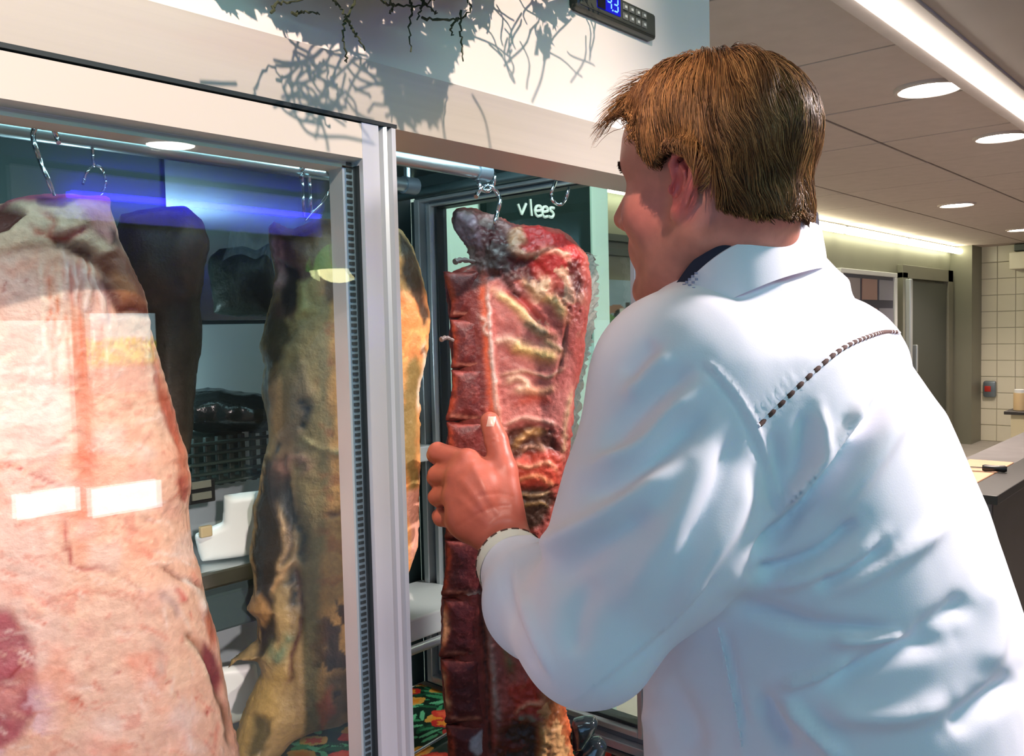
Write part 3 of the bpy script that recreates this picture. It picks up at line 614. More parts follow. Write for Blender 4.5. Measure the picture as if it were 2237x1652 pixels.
# head axes: forward, left, up
yaw, rol, HS = R(43), R(-2), 0.94
HF = -RH * math.cos(yaw) + FH * math.sin(yaw); _l = np.cross(ZU, HF)
HL = _l * math.cos(rol) + ZU * math.sin(rol); HU = np.cross(HF, HL)
HM = np.stack([HF, HL, HU])
HO = at(1489, 402, 0.805) - 0.073 * HS * HL
def hq(P): return (P - HO) @ HM.T / HS
def hp(f, l, u): return HO + HS * (HF * f + HL * l + HU * u)
def head_sdf(P):
    q = hq(P); s = q.copy(); s[:, 1] = np.abs(s[:, 1])
    d = sd_ell(s, (0.002, 0, 0.050), (0.094, 0.075, 0.080))
    d = smin(d, sd_ell(s, (0.040, 0, 0.040), (0.062, 0.064, 0.070)), 0.03)
    d = smin(d, sd_ell(s, (0.040, 0, -0.035), (0.060, 0.057, 0.080)), 0.03)
    d = smin(d, sd_cone(s, (0.0, 0.050, -0.045), (0.080, 0.013, -0.102), 0.022, 0.018), 0.025)
    d = smin(d, sd_ell(s, (0.060, 0.040, -0.022), (0.030, 0.026, 0.028)), 0.02)
    d = smin(d, sd_cone(s, (0.089, 0.0, 0.030), (0.072, 0.044, 0.034), 0.013, 0.013), 0.014)
    d = smin(d, sd_ell(s, (0.084, 0, -0.056), (0.024, 0.030, 0.024)), 0.016)
    d = smin(d, sd_ell(s, (0.088, 0, -0.101), (0.018, 0.020, 0.016)), 0.014)
    e = sd_ell(s, (0.099, 0.033, 0.013), (0.017, 0.019, 0.013)); d = -smin(-d, e, 0.010)          # eye sockets
    d = smin(d, sd_ell(s, (0.0770, 0.032, 0.011), (0.0135, 0.0135, 0.012)), 0.004)               # lids
    d = smin(d, sd_cone(s, (0.094, 0, 0.026), (0.121, 0, -0.018), 0.009, 0.0125), 0.012)          # nose
    d = smin(d, sd_ell(s, (0.107, 0.012, -0.026), (0.012, 0.009, 0.009)), 0.007)
    e = sd_ell(s, (0.112, 0.008, -0.035), (0.006, 0.0035, 0.005)); d = -smin(-d, e, 0.003)
    d = smin(d, sd_cone(s, (0.1045, 0.0, -0.051), (0.094, 0.021, -0.056), 0.0055, 0.003), 0.004)   # lips
    d = smin(d, sd_cone(s, (0.1030, 0.0, -0.064), (0.093, 0.019, -0.060), 0.0062, 0.003), 0.004)
    # ears
    t = np.array([-0.004, 0.0735, 0.0]); A = np.array([-0.30, 0.08, 0.95]); A /= np.linalg.norm(A); Bx = np.array([0.95, -0.02, 0.28]); Bx -= A * A.dot(Bx); Bx /= np.linalg.norm(Bx)
    C = np.cross(Bx, A); C = C if C[1] > 0 else -C
    EM = np.stack([Bx, C, A]); r = s - t
    dist = np.linalg.norm(r, axis=1); near = dist < 0.075
    if near.any():
        g = r[near] @ EM.T; dd = d[near]
        dd = smin(dd, sd_ell(g, (-0.001, 0.0005, 0.0), (0.0145, 0.0055, 0.0265)), 0.006)
        pts = [(0.010, 0.004, 0.004), (0.0145, 0.006, 0.016), (0.010, 0.0085, 0.0275), (-0.001, 0.011, 0.0315), (-0.0115, 0.013, 0.026), (-0.0155, 0.0135, 0.013), (-0.0135, 0.012, -0.002), (-0.009, 0.009, -0.016), (-0.003, 0.006, -0.026)]
        for i in range(len(pts) - 1): dd = smin(dd, sd_cone(g, pts[i], pts[i + 1], 0.0042, 0.0042), 0.0025)
        dd = smin(dd, sd_ell(g, (0.001, 0.004, -0.0285), (0.0078, 0.0045, 0.0095)), 0.005)       # lobe
        pts = [(0.004, 0.0065, 0.017), (-0.004, 0.0095, 0.012), (-0.0075, 0.0095, 0.0), (-0.004, 0.0075, -0.012), (0.003, 0.006, -0.017)]
        for i in range(len(pts) - 1): dd = smin(dd, sd_cone(g, pts[i], pts[i + 1], 0.0028, 0.0028), 0.0025)
        dd = smin(dd, sd_ell(g, (0.0105, 0.0055, -0.007), (0.0038, 0.0045, 0.006)), 0.003)        # tragus
        e = sd_ell(g, (0.003, 0.006, -0.003), (0.0065, 0.006, 0.011)); dd = -smin(-dd, e, 0.003)   # concha
        d[near] = dd
    return d * HS
NB = W3(0.252, 0.925, -0.01)
def neck_sdf(P):
    d = sd_cone(P, hp(-0.022, 0, -0.020), W3(0.243, 0.925, 0.05), 0.057, 0.057)
    d = smin(d, sd_cone(P, W3(0.243, 0.925, 0.05), W3(0.28, 0.945, -0.10), 0.058, 0.10), 0.03)
    d = smin(d, sd_cone(P, hp(0.0, 0.045, -0.03), W3(0.19, 0.93, 0.0), 0.020, 0.018), 0.025)       # neck muscle
    return d
SLJ = at(1490, 850, 0.835); ELB = at(1285, 1385, 0.80); CUF = at(1118, 1232, 1.03)
SRJ = W3(0.395, 1.08, -0.055); ERB = W3(0.235, 1.20, -0.30); HRW = W3(0.115, 1.195, -0.405)
def arm_sdf(P):
    d = sd_cone(P, SLJ, ELB, 0.052, 0.040)
    d = smin(d, sd_cone(P, ELB, at(1112, 1195, 1.075), 0.042, 0.0285), 0.02)
    return d
def torso_core(P):
    d = sd_cone(P, W3(0.29, 0.95, -0.06), W3(0.35, 0.965, -0.45), 0.10, 0.13)
    d = smin(d, sd_cone(P, W3(0.29, 0.95, -0.05), SLJ, 0.07, 0.055), 0.04)
    d = smin(d, sd_cone(P, W3(0.29, 0.95, -0.05), SRJ, 0.07, 0.055), 0.04)
    d = smin(d, sd_cone(P, SRJ, ERB, 0.052, 0.040), 0.02)
    return smin(d, sd_cone(P, ERB, HRW, 0.040, 0.028), 0.02)
def hand_sdf(P):
    H = lambda x, y, dd: at(x, y, dd)
    W0 = H(1108, 1190, 1.078)
    d = sd_cone(P, H(1145, 1262, 1.02), W0, 0.033, 0.029)
    mcp = [(1022, 1008, 1.118), (1002, 1040, 1.112), (994, 1083, 1.112), (1006, 1140, 1.110)]
    pip = [(956, 987, 1.148), (956, 1038, 1.146), (956, 1086, 1.146), (964, 1132, 1.140)]
    dip = [(950, 994, 1.188), (951, 1044, 1.188), (952, 1086, 1.186), (959, 1128, 1.172)]
    tip = [(957, 1004, 1.212), (957, 1050, 1.214), (957, 1090, 1.210), (960, 1126, 1.196)]
    mb = [(1088, 1140, 1.098), (1074, 1148, 1.096), (1062, 1156, 1.094), (1054, 1166, 1.092)]
    rad = [0.0125, 0.0128, 0.0120, 0.0108]
    for i in range(4):
        d = smin(d, sd_cone(P, H(*mb[i]), H(*mcp[i]), 0.0175, 0.0140 if i < 3 else 0.0128), 0.018)
    d = smin(d, sd_ell(P, H(1052, 1085, 1.108), (0.034, 0.034, 0.044)), 0.02)
    d = smin(d, sd_ell(P, H(1022, 1128, 1.106), (0.028, 0.026, 0.030)), 0.015)
    for i in range(4):
        f = sd_cone(P, H(*mcp[i]), H(*pip[i]), rad[i] + 0.001, rad[i])
        f = smin(f, sd_cone(P, H(*pip[i]), H(*dip[i]), rad[i], rad[i] - 0.0015), 0.003)
        f = smin(f, sd_cone(P, H(*dip[i]), H(*tip[i]), rad[i] - 0.0015, rad[i] - 0.003), 0.003)
        f = smin(f, np.linalg.norm(P - H(*mcp[i]), axis=1) - rad[i] - 0.0022, 0.006)
        d = smin(d, f, 0.008)
    t = sd_cone(P, H(1112, 1150, 1.092), H(1100, 1028, 1.112), 0.0235, 0.0175)
    t = smin(t, sd_cone(P, H(1100, 1028, 1.112), H(1084, 962, 1.128), 0.0172, 0.0150), 0.006)
    t = smin(t, sd_cone(P, H(1084, 962, 1.128), H(1070, 921, 1.134), 0.0150, 0.0128), 0.004)
    return smin(d, t, 0.010)
HRs = [W3(0.115, 1.195, -0.405), W3(0.080, 1.19, -0.43)]
def hand_r(P):
    d = sd_cone(P, HRs[0], HRs[1], 0.030, 0.034)
    for i in range(4):
        a = HRs[1] + ZU * (0.028 - 0.019 * i) + FH * 0.01; b = a - RH * 0.035 + FH * 0.02; c = b - RH * 0.006 + FH * 0.028
        f = smin(sd_cone(P, a, b, 0.0115, 0.011), sd_cone(P, b, c, 0.011, 0.009), 0.003); d = smin(d, f, 0.004)
    a = HRs[0] + ZU * 0.02 - FH * 0.018; b = a - RH * 0.04 + ZU * 0.025
    return smin(d, sd_cone(P, a, b, 0.015, 0.012), 0.008)
groups = [(head_sdf, HO, 0.17), (neck_sdf, W3(0.25, 0.92, 0.02), 0.24), (arm_sdf, (SLJ + at(1112, 1195, 1.075)) / 2, 0.33), (torso_core, W3(0.31, 0.98, -0.2), 0.55), (hand_sdf, at(1040, 1080, 1.12), 0.16), (hand_r, HRs[0], 0.14)]
def body_sdf(P):
    c = P.mean(0); ext = np.linalg.norm(P - c, axis=1).max(); d = np.full(len(P), 0.5)
    for fn, gc, gr in groups:
        if len(P) > 1 and ext > 1: pass
        if np.linalg.norm(c - gc) - ext - gr > 0.05: continue
        d = smin(d, fn(P), 0.012)
    return d
V, Q = nets(body_sdf, (0.48, 0.12, 0.98), (1.24, 0.93, 1.80), 0.0026)
V = laplace(V, Q, 1, 0.4)
N_ = vnormals(V, Q)
ql = hq(V)
hx, hy, hd = proj(V)
is_head = (np.linalg.norm(V - hp(0, 0, 0.0), axis=1) < 0.19) & (ql[:, 2] > -0.14)
# the skin's own colours
n1 = fbm(V * 38, 4)[:, None]; n2 = fbm(V * 130 + 9, 3)[:, None]
colv = lin((200, 126, 106)) * (1 + 0.22 * n1 + 0.12 * n2)
def mixc(c, col, w): return c * (1 - w[:, None]) + np.asarray(col) * w[:, None]
ear = sstep(0.040, 0.022, np.linalg.norm((np.abs(ql * [0, 1, 0]) + ql * [1, 0, 1] - np.array([-0.005, 0.080, 0.0])) * [1.5, 1, 0.85], axis=1)) * sstep(0.066, 0.073, np.abs(ql[:, 1]))
colv = mixc(colv, lin((222, 104, 98)), 0.8 * ear)
cheek = sstep(0.05, 0.01, np.linalg.norm(ql - [0.055, 0.055, -0.02], axis=1)); colv = mixc(colv, lin((205, 112, 104)), 0.5 * cheek)
lips = ((np.abs(ql[:, 2] + 0.0575) < 0.012) & (ql[:, 0] > 0.094) & (np.abs(ql[:, 1]) < 0.024)) * 0.7; colv = mixc(colv, lin((180, 85, 80)), lips)
stub = sstep(-0.03, -0.06, ql[:, 2]) * is_head * sstep(0.0, 0.03, ql[:, 0] + 0.01); colv = mixc(colv, lin((165, 112, 100)), 0.35 * stub)
hand_w = sstep(0.20, 0.14, np.linalg.norm(V - at(1040, 1080, 1.12), axis=1)); colv = mixc(colv, lin((172, 80, 62)) * (1 + 0.18 * n1), 0.75 * hand_w)
# hair region on the skull (in the head's own axes)
def hair_mask(q):
    f, l, u = q[:, 0], np.abs(q[:, 1]), q[:, 2]
    hl = np.interp(f, [-0.13, -0.095, -0.064, -0.039, -0.034, -0.031, -0.027, -0.020, 0.0, 0.012, 0.020, 0.031, 0.038, 0.045, 0.054, 0.059, 0.074, 0.085, 0.10, 0.13],
                      [-0.035, -0.033, -0.035, -0.029, -0.020, -0.003, 0.015, 0.028, 0.034, 0.034, 0.026, 0.017, 0.024, 0.032, 0.050, 0.071, 0.089, 0.098, 0.105, 0.13])
    return u - hl
hm = hair_mask(ql)
hairy = sstep(-0.004, 0.006, hm + 0.004 * fbm(V * 220, 2)) * is_head
colv = mixc(colv, lin((62, 38, 24)), hairy)
cheeks_side = sstep(0.028, 0.0, -hm) * (ql[:, 0] > -0.01) * (ql[:, 0] < 0.03) * is_head * 0.3; colv = mixc(colv, lin((120, 82, 70)), cheeks_side * (1 - hairy))
# wrist creases and knuckle dimples on the hand
cr = np.zeros(len(V))
for ln in [[(1015, 1105), (1050, 1082), (1090, 1078), (1120, 1085)], [(1040, 1125), (1075, 1108), (1112, 1106)], [(1000, 1150), (1050, 1120)], [(1062, 958), (1078, 954), (1096, 956)], [(1066, 966), (1098, 964)]]:
    dd, _ = d_line(hx, hy, ln); cr -= 0.0007 * np.exp(-(dd / 4.0) ** 2)
for ln in [[(1085, 1120), (1035, 1020)], [(1070, 1130), (1008, 1050)], [(1060, 1140), (1005, 1090)]]:
    dd, _ = d_line(hx, hy, ln); cr += 0.0012 * np.exp(-(dd / 9.0) ** 2)
fr = (N_ * (CAM - V)).sum(1) > 0
V = V + N_ * (cr * fr * hand_w)[:, None]
body = new_obj('body', V, Q, M_skin, man, True, colv)
# eyes, brows, nail
for s_ in (1, -1):
    c = hp(0.0765, 0.032 * s_, 0.0115); v = []; n = 14
    v = [c + 0.0125 * (math.sin(a) * math.cos(b) * HL + math.sin(a) * math.sin(b) * HU + math.cos(a) * HF) for a in np.linspace(0.02, math.pi - 0.02, 10) for b in np.linspace(0, 2 * math.pi, n, endpoint=False)]
    e_ = MB().add(v, [(i * n + k, i * n + (k + 1) % n, (i + 1) * n + (k + 1) % n, (i + 1) * n + k) for i in range(9) for k in range(n)]).build('eye', mat('eye white', (0.75, 0.72, 0.68), 0.2), man, True)
    c2 = hp(0.0868, 0.032 * s_, 0.008)
    MB().add([c2 + 0.0055 * (math.cos(a) * HL + math.sin(a) * HU) for a in np.linspace(0, 2 * math.pi, 14, endpoint=False)] + [c2 + HF * 0.0022], [(k, (k + 1) % 14, 14) for k in range(14)]).build('iris', mat('blue grey iris', (0.10, 0.16, 0.20), 0.2), e_, True)
nx = at(1073, 912, 1.121); nn = (CAM - nx); nn /= np.linalg.norm(nn)
HB = BVHTree.FromPolygons([Vector(v) for v in V.tolist()], Q.tolist())
vv = []
for (a, b) in [(i / 6 * 2 - 1, j / 7 * 2 - 1) for i in range(7) for j in range(8)]:
    px_, py_ = 1073 + a * 8.5 - b * 2.5, 921 + b * 11
    h = HB.ray_cast(Vector(CAM), Vector(ray(px_, py_)).normalized())[0]
    if h is None: h = Vector(at(px_, py_, 1.1225))
    rr = max(0, 1 - max(abs(a), abs(b)) ** 3); vv.append(h + Vector(nn) * (0.0003 + 0.0009 * rr))
MB().add(vv, [(i * 8 + j, i * 8 + j + 1, (i + 1) * 8 + j + 1, (i + 1) * 8 + j) for i in range(6) for j in range(7)]).build('thumbnail', mat('finger nail', (0.70, 0.42, 0.33), 0.3), man, True)

# ---------------- hair strands
rng = np.random.RandomState(3)
def skull_sdf(P): return smin(head_sdf(P), neck_sdf(P), 0.012)
def grow(sel, n, steps, seg, fdir, hgt, rad, cols, jit=0.35, name='hair', lenf=None, over=0.006, fs=0.010):
    """strands rooted on body vertices 'sel' that follow the direction field fdir over the skull"""
    ids = np.where(sel)[0]; r = rng.choice(ids, n); P = V[r] + rng.normal(0, 0.0012, (n, 3)); key = rng.rand(n, 3)
    L = (0.65 + 0.7 * rng.rand(n)) * (1 if lenf is None else lenf(hq(P))); path = [P.copy()]; Nn = N_[r].copy()
    for k in range(steps):
        q = hq(P); D = fdir(q) @ HM
        D = D + jit * np.stack([vnoise(P * 60 + 3), vnoise(P * 60 + 31), vnoise(P * 60 + 77)], 1) + 0.10 * (key - 0.5)
        e = 0.002; d0 = skull_sdf(P); G = np.stack([skull_sdf(P + np.eye(3)[i] * e) - d0 for i in range(3)], 1) / e
        G /= np.linalg.norm(G, axis=1)[:, None] + 1e-9
        D -= G * (D * G).sum(1)[:, None]; D /= np.linalg.norm(D, axis=1)[:, None] + 1e-9
        P1 = P + D * (seg * L)[:, None]; q1 = hq(P1); ok = np.minimum(hair_mask(q1), np.where(q1[:, 0] > 0.02, hair_mask(q1 + np.array([fs, 0, 0])), 1)) > -over * (0.3 + 1.4 * key[:, 0]); P = np.where(ok[:, None], P1, P + D * (seg * 0.12))
        tgt = hgt(q, (k + 1) / steps, key[:, 0])
        d1 = skull_sdf(P); P = P + G * ((tgt - d1) * 0.6)[:, None]
        path.append(P.copy())
    path = np.stack(path, 1)                       # n, m, 3
    m = steps + 1; T = np.gradient(path, axis=1); T /= np.linalg.norm(T, axis=2)[..., None] + 1e-9
    A = np.cross(T, Nn[:, None, :]); A /= np.linalg.norm(A, axis=2)[..., None] + 1e-9; B = np.cross(T, A)
    w = rad * np.interp(np.arange(m) / steps, [0, 0.5, 1], [1, 0.9, 0.15])[None, :, None] * (0.7 + 0.6 * key[:, 1])[:, None, None]
    ring = [path + w * (math.cos(t) * A + math.sin(t) * B) for t in (0, 2.094, 4.189)]
    VV = np.stack(ring, 2).reshape(-1, 3)
    b = (np.arange(n)[:, None] * m + np.arange(steps)[None]) * 3
    Fq = np.concatenate([np.stack([b + i, b + (i + 1) % 3, b + 3 + (i + 1) % 3, b + 3 + i], -1).reshape(-1, 4) for i in range(3)])
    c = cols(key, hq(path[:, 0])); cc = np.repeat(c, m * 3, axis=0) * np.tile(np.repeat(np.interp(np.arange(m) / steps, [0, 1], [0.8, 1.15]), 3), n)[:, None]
    o = new_obj(name, VV, Fq, M_hair, man, True, cc); tag(o, kind='stuff'); return o
sel_all = (hm > 0.0) & is_head & (np.abs(ql[:, 1]) < 0.12)
earz = np.linalg.norm(np.stack([ql[:, 0] + 0.002, np.abs(ql[:, 1]) - 0.084, ql[:, 2]], 1), axis=1) < 0.027
sel_all &= ~earz
CR = np.array([0.000, -0.012, 0.137])
def dir_top(q):
    d = q - CR; d = d / (np.linalg.norm(d, axis=1)[:, None] + 1e-6)
    return d + np.array([-0.15, 0, -0.35])
def dir_side(q):
    return np.stack([-0.75 + 0 * q[:, 0], 0 * q[:, 0], -0.75 + 0 * q[:, 0]], 1)
def dir_front(q):
    return np.stack([0.75 + 0 * q[:, 0], 0.75 + 0 * q[:, 0], -0.25 + 0 * q[:, 0]], 1)
base_c = lin((108, 66, 38)); gold = lin((208, 148, 90)); dark = lin((44, 27, 17))  # gold and dark clumps put strand highlights and shade into the hair colour
def clump(q): return np.clip(0.5 + 0.9 * vnoise(q * 150 + 7) + 0.25 * vnoise(q * 45 + 3), 0, 1)[:, None]
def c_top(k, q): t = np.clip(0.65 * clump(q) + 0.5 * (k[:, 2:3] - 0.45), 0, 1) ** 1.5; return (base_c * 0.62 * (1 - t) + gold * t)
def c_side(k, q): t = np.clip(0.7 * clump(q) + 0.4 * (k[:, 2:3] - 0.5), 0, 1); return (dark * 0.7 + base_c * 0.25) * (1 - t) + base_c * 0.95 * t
def h_side(q, t, k): return 0.0025 + 0.004 * math.sin(min(t, 0.9) * 2.2) + 0.002 * k
def h_top(q, t, k): return 0.005 + 0.008 * math.sin(min(1, t * 1.25) * 1.75) * (0.7 + 0.3 * k + 0.55 * vnoise(np.stack([np.arctan2(q[:, 1], q[:, 0] + 0.01) * 5.5, q[:, 2] * 14, q[:, 2] * 0], 1))) - 0.006 * max(0, t - 0.7) / 0.3
side = sel_all & (ql[:, 2] < 0.062) & (hair_mask(ql + np.array([0.006, 0, 0])) > 0.004)
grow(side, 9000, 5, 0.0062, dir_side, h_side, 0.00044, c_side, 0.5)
nape = sel_all & (ql[:, 2] < 0.012) & (ql[:, 0] < -0.02)
grow(nape, 8000, 4, 0.0058, lambda q: np.stack([-0.15 + 0 * q[:, 0], 0 * q[:, 0], -1 + 0 * q[:, 0]], 1), lambda q, t, k: 0.003 + 0.006 * t, 0.00046, lambda k, q: c_top(k, q) * 0.9, 0.6, over=0.002)
back = sel_all & (ql[:, 0] < -0.03) & (ql[:, 2] < 0.10)
grow(back, 7000, 6, 0.0072, lambda q: np.stack([-0.35 + 0 * q[:, 0], 0 * q[:, 0], -1 + 0 * q[:, 0]], 1), lambda q, t, k: 0.004 + 0.006 * math.sin(min(t, 0.8) * 2.2) + 0.004 * k, 0.00046, lambda k, q: c_top(k, q) * 0.95, 0.75, over=0.002)
top = sel_all & (ql[:, 2] > 0.055)
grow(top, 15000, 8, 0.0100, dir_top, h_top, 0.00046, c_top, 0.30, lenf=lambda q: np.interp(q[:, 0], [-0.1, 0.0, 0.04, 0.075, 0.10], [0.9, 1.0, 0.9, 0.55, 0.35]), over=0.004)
fringe = sel_all & (ql[:, 0] > 0.045) & (ql[:, 2] > 0.07)
grow(fringe, 420, 7, 0.0072, lambda q: np.stack([0.9 + 0 * q[:, 0], 0.5 * np.sign(q[:, 1]) + 0.2, 0.1 - 9 * (q[:, 0] - 0.06)], 1), lambda q, t, k: 0.008 + 0.020 * t * (0.4 + k), 0.00032, c_top, 0.9, over=0.05, fs=0.0)
# eyebrows
eb = is_head & (np.abs(ql[:, 2] - 0.033 + 0.12 * (np.abs(ql[:, 1]) - 0.03) ** 2 / 0.03) < 0.0045) & (np.abs(ql[:, 1]) > 0.014) & (np.abs(ql[:, 1]) < 0.052) & (ql[:, 0] > 0.05)
grow(eb, 500, 3, 0.0040, lambda q: np.stack([-0.2 + 0 * q[:, 0], np.sign(q[:, 1]), 0.1 + 0 * q[:, 0]], 1), lambda q, t, k: 0.001 + 0.002 * t, 0.0003, lambda k, q: np.tile(lin((70, 46, 32)), (len(k), 1)), 0.2, 'eyebrows')

# ---------------- coat
Sx = RH * 0.6 + FH * 0.8; Bf = -RH * 0.8 + FH * 0.6         # shoulder axis (left to right) and facing
TZ = np.array([-0.78, -0.62, -0.45, -0.32, -0.20, -0.10, -0.03, 0.03])
TL = np.array([0.375, 0.372, 0.362, 0.348, 0.328, 0.305, 0.284, 0.262]); TD = np.array([0.975, 0.975, 0.972, 0.966, 0.958, 0.95, 0.942, 0.932])
TA = np.array([0.205, 0.208, 0.206, 0.190, 0.168, 0.145, 0.115, 0.075])     # along the facing
TB = np.array([0.245, 0.240, 0.230, 0.222, 0.215, 0.205, 0.180, 0.105])     # along the shoulders
def coat_torso(P):
    z = P[:, 2] - EYE; lat = np.interp(z, TZ, TL); dd = np.interp(z, TZ, TD); a = np.interp(z, TZ, TA); b = np.interp(z, TZ, TB)
    q = P - CAM; u = q @ Sx - (lat * 0.6 + dd * 0.8); w = q @ Bf - (-lat * 0.8 + dd * 0.6)
    r = np.power(np.abs(u / b) ** 2.3 + np.abs(w / a) ** 2.3, 1 / 2.3)
    d = (r - 1) * np.minimum(a, b)
    d = np.maximum(d, z - 0.035); d = np.maximum(d, -0.80 - z)
    return d
SM = at(1432, 1145, 0.812)
def coat_arm(P):
    d = sd_cone(P, SLJ, SM, 0.087, 0.089)
    d = smin(d, sd_cone(P, SM, ELB, 0.089, 0.062), 0.03)
    d = smin(d, sd_cone(P, ELB, at(1178, 1318, 0.915), 0.062, 0.054), 0.02)
    return smin(d, sd_cone(P, at(1178, 1318, 0.915), CUF, 0.054, 0.0405), 0.02)
def coat_rest(P):
    d = sd_cone(P, W3(0.235, 0.92, -0.005), W3(0.285, 0.95, 0.038), 0.060, 0.060)
    d = smin(d, sd_cone(P, W3(0.235, 0.92, 0.0), SLJ + np.array([0, 0, 0.012]), 0.060, 0.080), 0.03)
    d = smin(d, sd_cone(P, W3(0.26, 0.94, 0.02), SRJ, 0.064, 0.082), 0.03)
    return d
def coat_r(P):
    return smin(sd_cone(P, SRJ, ERB, 0.082, 0.062), sd_cone(P, ERB, HRW - (HRW - ERB) * 0.15, 0.060, 0.042), 0.02)
def coat_sdf(P):
    c = P.mean(0); ext = np.linalg.norm(P - c, axis=1).max()
    d = coat_torso(P); d = smin(d, coat_rest(P), 0.05)
    if len(P) < 20 or np.linalg.norm(c - SM) < 0.4 + ext: d = smin(d, coat_arm(P), 0.022)
    if len(P) < 20 or np.linalg.norm(c - ERB) < 0.4 + ext: d = smin(d, coat_r(P), 0.022)
    # open cuff
    ax = CUF - at(1178, 1318, 0.915); ax /= np.linalg.norm(ax)
    d = np.maximum(d, np.where(np.linalg.norm(P - CUF, axis=1) < 0.10, (P - CUF) @ ax, -1))
    return d
CV, CQ = nets(coat_sdf, (0.46, 0.04, 0.68), (1.34, 0.95, 1.66), 0.0042, 20)
CV = laplace(CV, CQ, 3, 0.5); CN = vnormals(CV, CQ)
cx, cy, cd = proj(CV); facing = sstep(-0.1, 0.25, (CN * (CAM - CV)).sum(1) / np.linalg.norm(CAM - CV, axis=1))
disp = np.zeros(len(CV))
def fold(pts, w, h, end=0.25, side=0):
    """ridge (+) or valley (-) of the cloth along a line; h in millimetres, w in pixels; side sharpens one flank"""
    global disp
    P = spline(pts, 6); dd, t = d_line(cx, cy, P)
    taper = sstep(0, end, t) * sstep(0, end, 1 - t) if end > 0 else 1.0
    disp += h * (0.00135 if w > 8 else 0.0009) * np.exp(-(dd / w) ** 2) * (0.15 + 0.85 * taper) * facing
# sleeve
fold([(1440, 745), (1405, 775), (1362, 832)], 20, -6)
fold([(1475, 770), (1420, 810), (1360, 880)], 18, 5)
fold([(1535, 790), (1450, 850), (1376, 918), (1305, 1000)], 24, -7)
fold([(1545, 840), (1470, 895), (1394, 980), (1268, 1024)], 20, 8)
fold([(1560, 890), (1480, 960), (1410, 1020), (1330, 1068), (1245, 1085)], 26, -8)
fold([(1500, 1000), (1400, 1072), (1280, 1152), (1130, 1215)], 26, 9)
fold([(1440, 1105), (1300, 1200), (1190, 1290)], 34, -7)
fold([(1124, 1205), (1140, 1300), (1165, 1390), (1215, 1500)], 12, 4)
fold([(1105, 1240), (1115, 1330), (1145, 1410), (1185, 1480)], 12, -4)
fold([(1560, 930), (1520, 1050), (1440, 1200), (1330, 1350)], 30, 5)
fold([(1610, 930), (1560, 1080), (1480, 1230)], 22, -6)
fold([(1640, 1000), (1610, 1120), (1540, 1230), (1450, 1360)], 20, 6)
fold([(1300, 1250), (1260, 1350), (1250, 1450)], 30, -5)
fold([(1544, 1262), (1470, 1350), (1400, 1412), (1300, 1495), (1240, 1535)], 5, 2, 0.05)
fold([(1560, 1262), (1480, 1355), (1410, 1425), (1310, 1505)], 7, -2, 0.05)
# back
fold([(1950, 825), (1920, 885), (1850, 990), (1765, 1090), (1690, 1180), (1640, 1245)], 18, -14, 0.18)
fold([(1905, 860), (1840, 960), (1760, 1060), (1700, 1130)], 18, 9, 0.2)
fold([(1985, 850), (1950, 930), (1880, 1040), (1790, 1140)], 26, 8)
fold([(1790, 880), (1797, 980), (1760, 1050), (1712, 1110)], 13, 6)
fold([(1760, 890), (1750, 990), (1718, 1060)], 18, -6)
fold([(1690, 930), (1700, 1010), (1712, 1090)], 14, -4)
fold([(1650, 1256), (1710, 1240), (1800, 1200), (1880, 1130)], 16, -11, 0.15)
fold([(1660, 1285), (1760, 1262), (1850, 1232), (1930, 1165)], 18, 8)
fold([(1950, 1185), (1890, 1225), (1820, 1262), (1760, 1275)], 18, -8)
fold([(2080, 1130), (2000, 1190), (1900, 1250), (1800, 1300)], 22, 6)
fold([(1590, 1315), (1690, 1340), (1800, 1372), (1980, 1384)], 20, -9)
fold([(1990, 1388), (1900, 1396), (1800, 1398)], 12, 9)
fold([(2080, 1392), (1970, 1420), (1880, 1462), (1780, 1500)], 24, -11)
fold([(1870, 1440), (1780, 1478), (1690, 1500)], 13, 9)
fold([(1700, 1520), (1740, 1560), (1800, 1620), (1850, 1670)], 18, 10)
fold([(1660, 1505), (1690, 1570), (1740, 1650)], 18, -9)
fold([(1780, 1530), (1860, 1560), (1980, 1560), (2080, 1520)], 26, 8)
fold([(2230, 1470), (2160, 1530), (2070, 1600)], 26, -9)
fold([(2140, 1250), (2170, 1360), (2150, 1480)], 30, 7)
fold([(2120, 1300), (2060, 1350), (1990, 1390)], 24, -7)
fold([(1568, 1368), (1590, 1470), (1612, 1580), (1625, 1680)], 5, 2.5, 0.05)
fold([(1586, 1380), (1606, 1480), (1628, 1590)], 10, -3, 0.05)
fold([(1450, 1480), (1500, 1560), (1530, 1660)], 26, -6)
fold([(1400, 1540), (1440, 1600), (1470, 1680)], 20, 5)
fold([(1850, 900), (1840, 960), (1815, 1010)], 14, -3)
# armhole and yoke seams, shoulder seams
fold([(1540, 785), (1570, 815), (1620, 877), (1661, 956), (1690, 1040), (1707, 1115), (1700, 1180)], 5, 3, 0.04)
fold([(1528, 795), (1558, 828), (1606, 888), (1646, 965), (1674, 1045), (1690, 1115)], 8, -3, 0.04)
yoke = [(1655, 931), (1696, 890), (1778, 811), (1841, 761), (1904, 733), (1948, 725), (1993, 735)]
fold([(a - 6, b - 7) for a, b in yoke], 6, 2.2, 0.02)
fold([(a + 6, b + 8) for a, b in yoke], 7, -2.0, 0.02)
for k in range(7):
    a, b = yoke[0][0] + 14 * k, yoke[0][1] - 14 * k
    fold([(a - 4, b - 8), (a - 16, b - 34)], 4, 1.2, 0.2)
disp += 0.0025 * fbm(CV * np.array([14, 14, 9]), 3)
CV = CV + CN * disp[:, None]
coat = new_obj('coat', CV, CQ, M_coat, man, True)
CB = BVHTree.FromPolygons([Vector(v) for v in CV.tolist()], CQ.tolist())
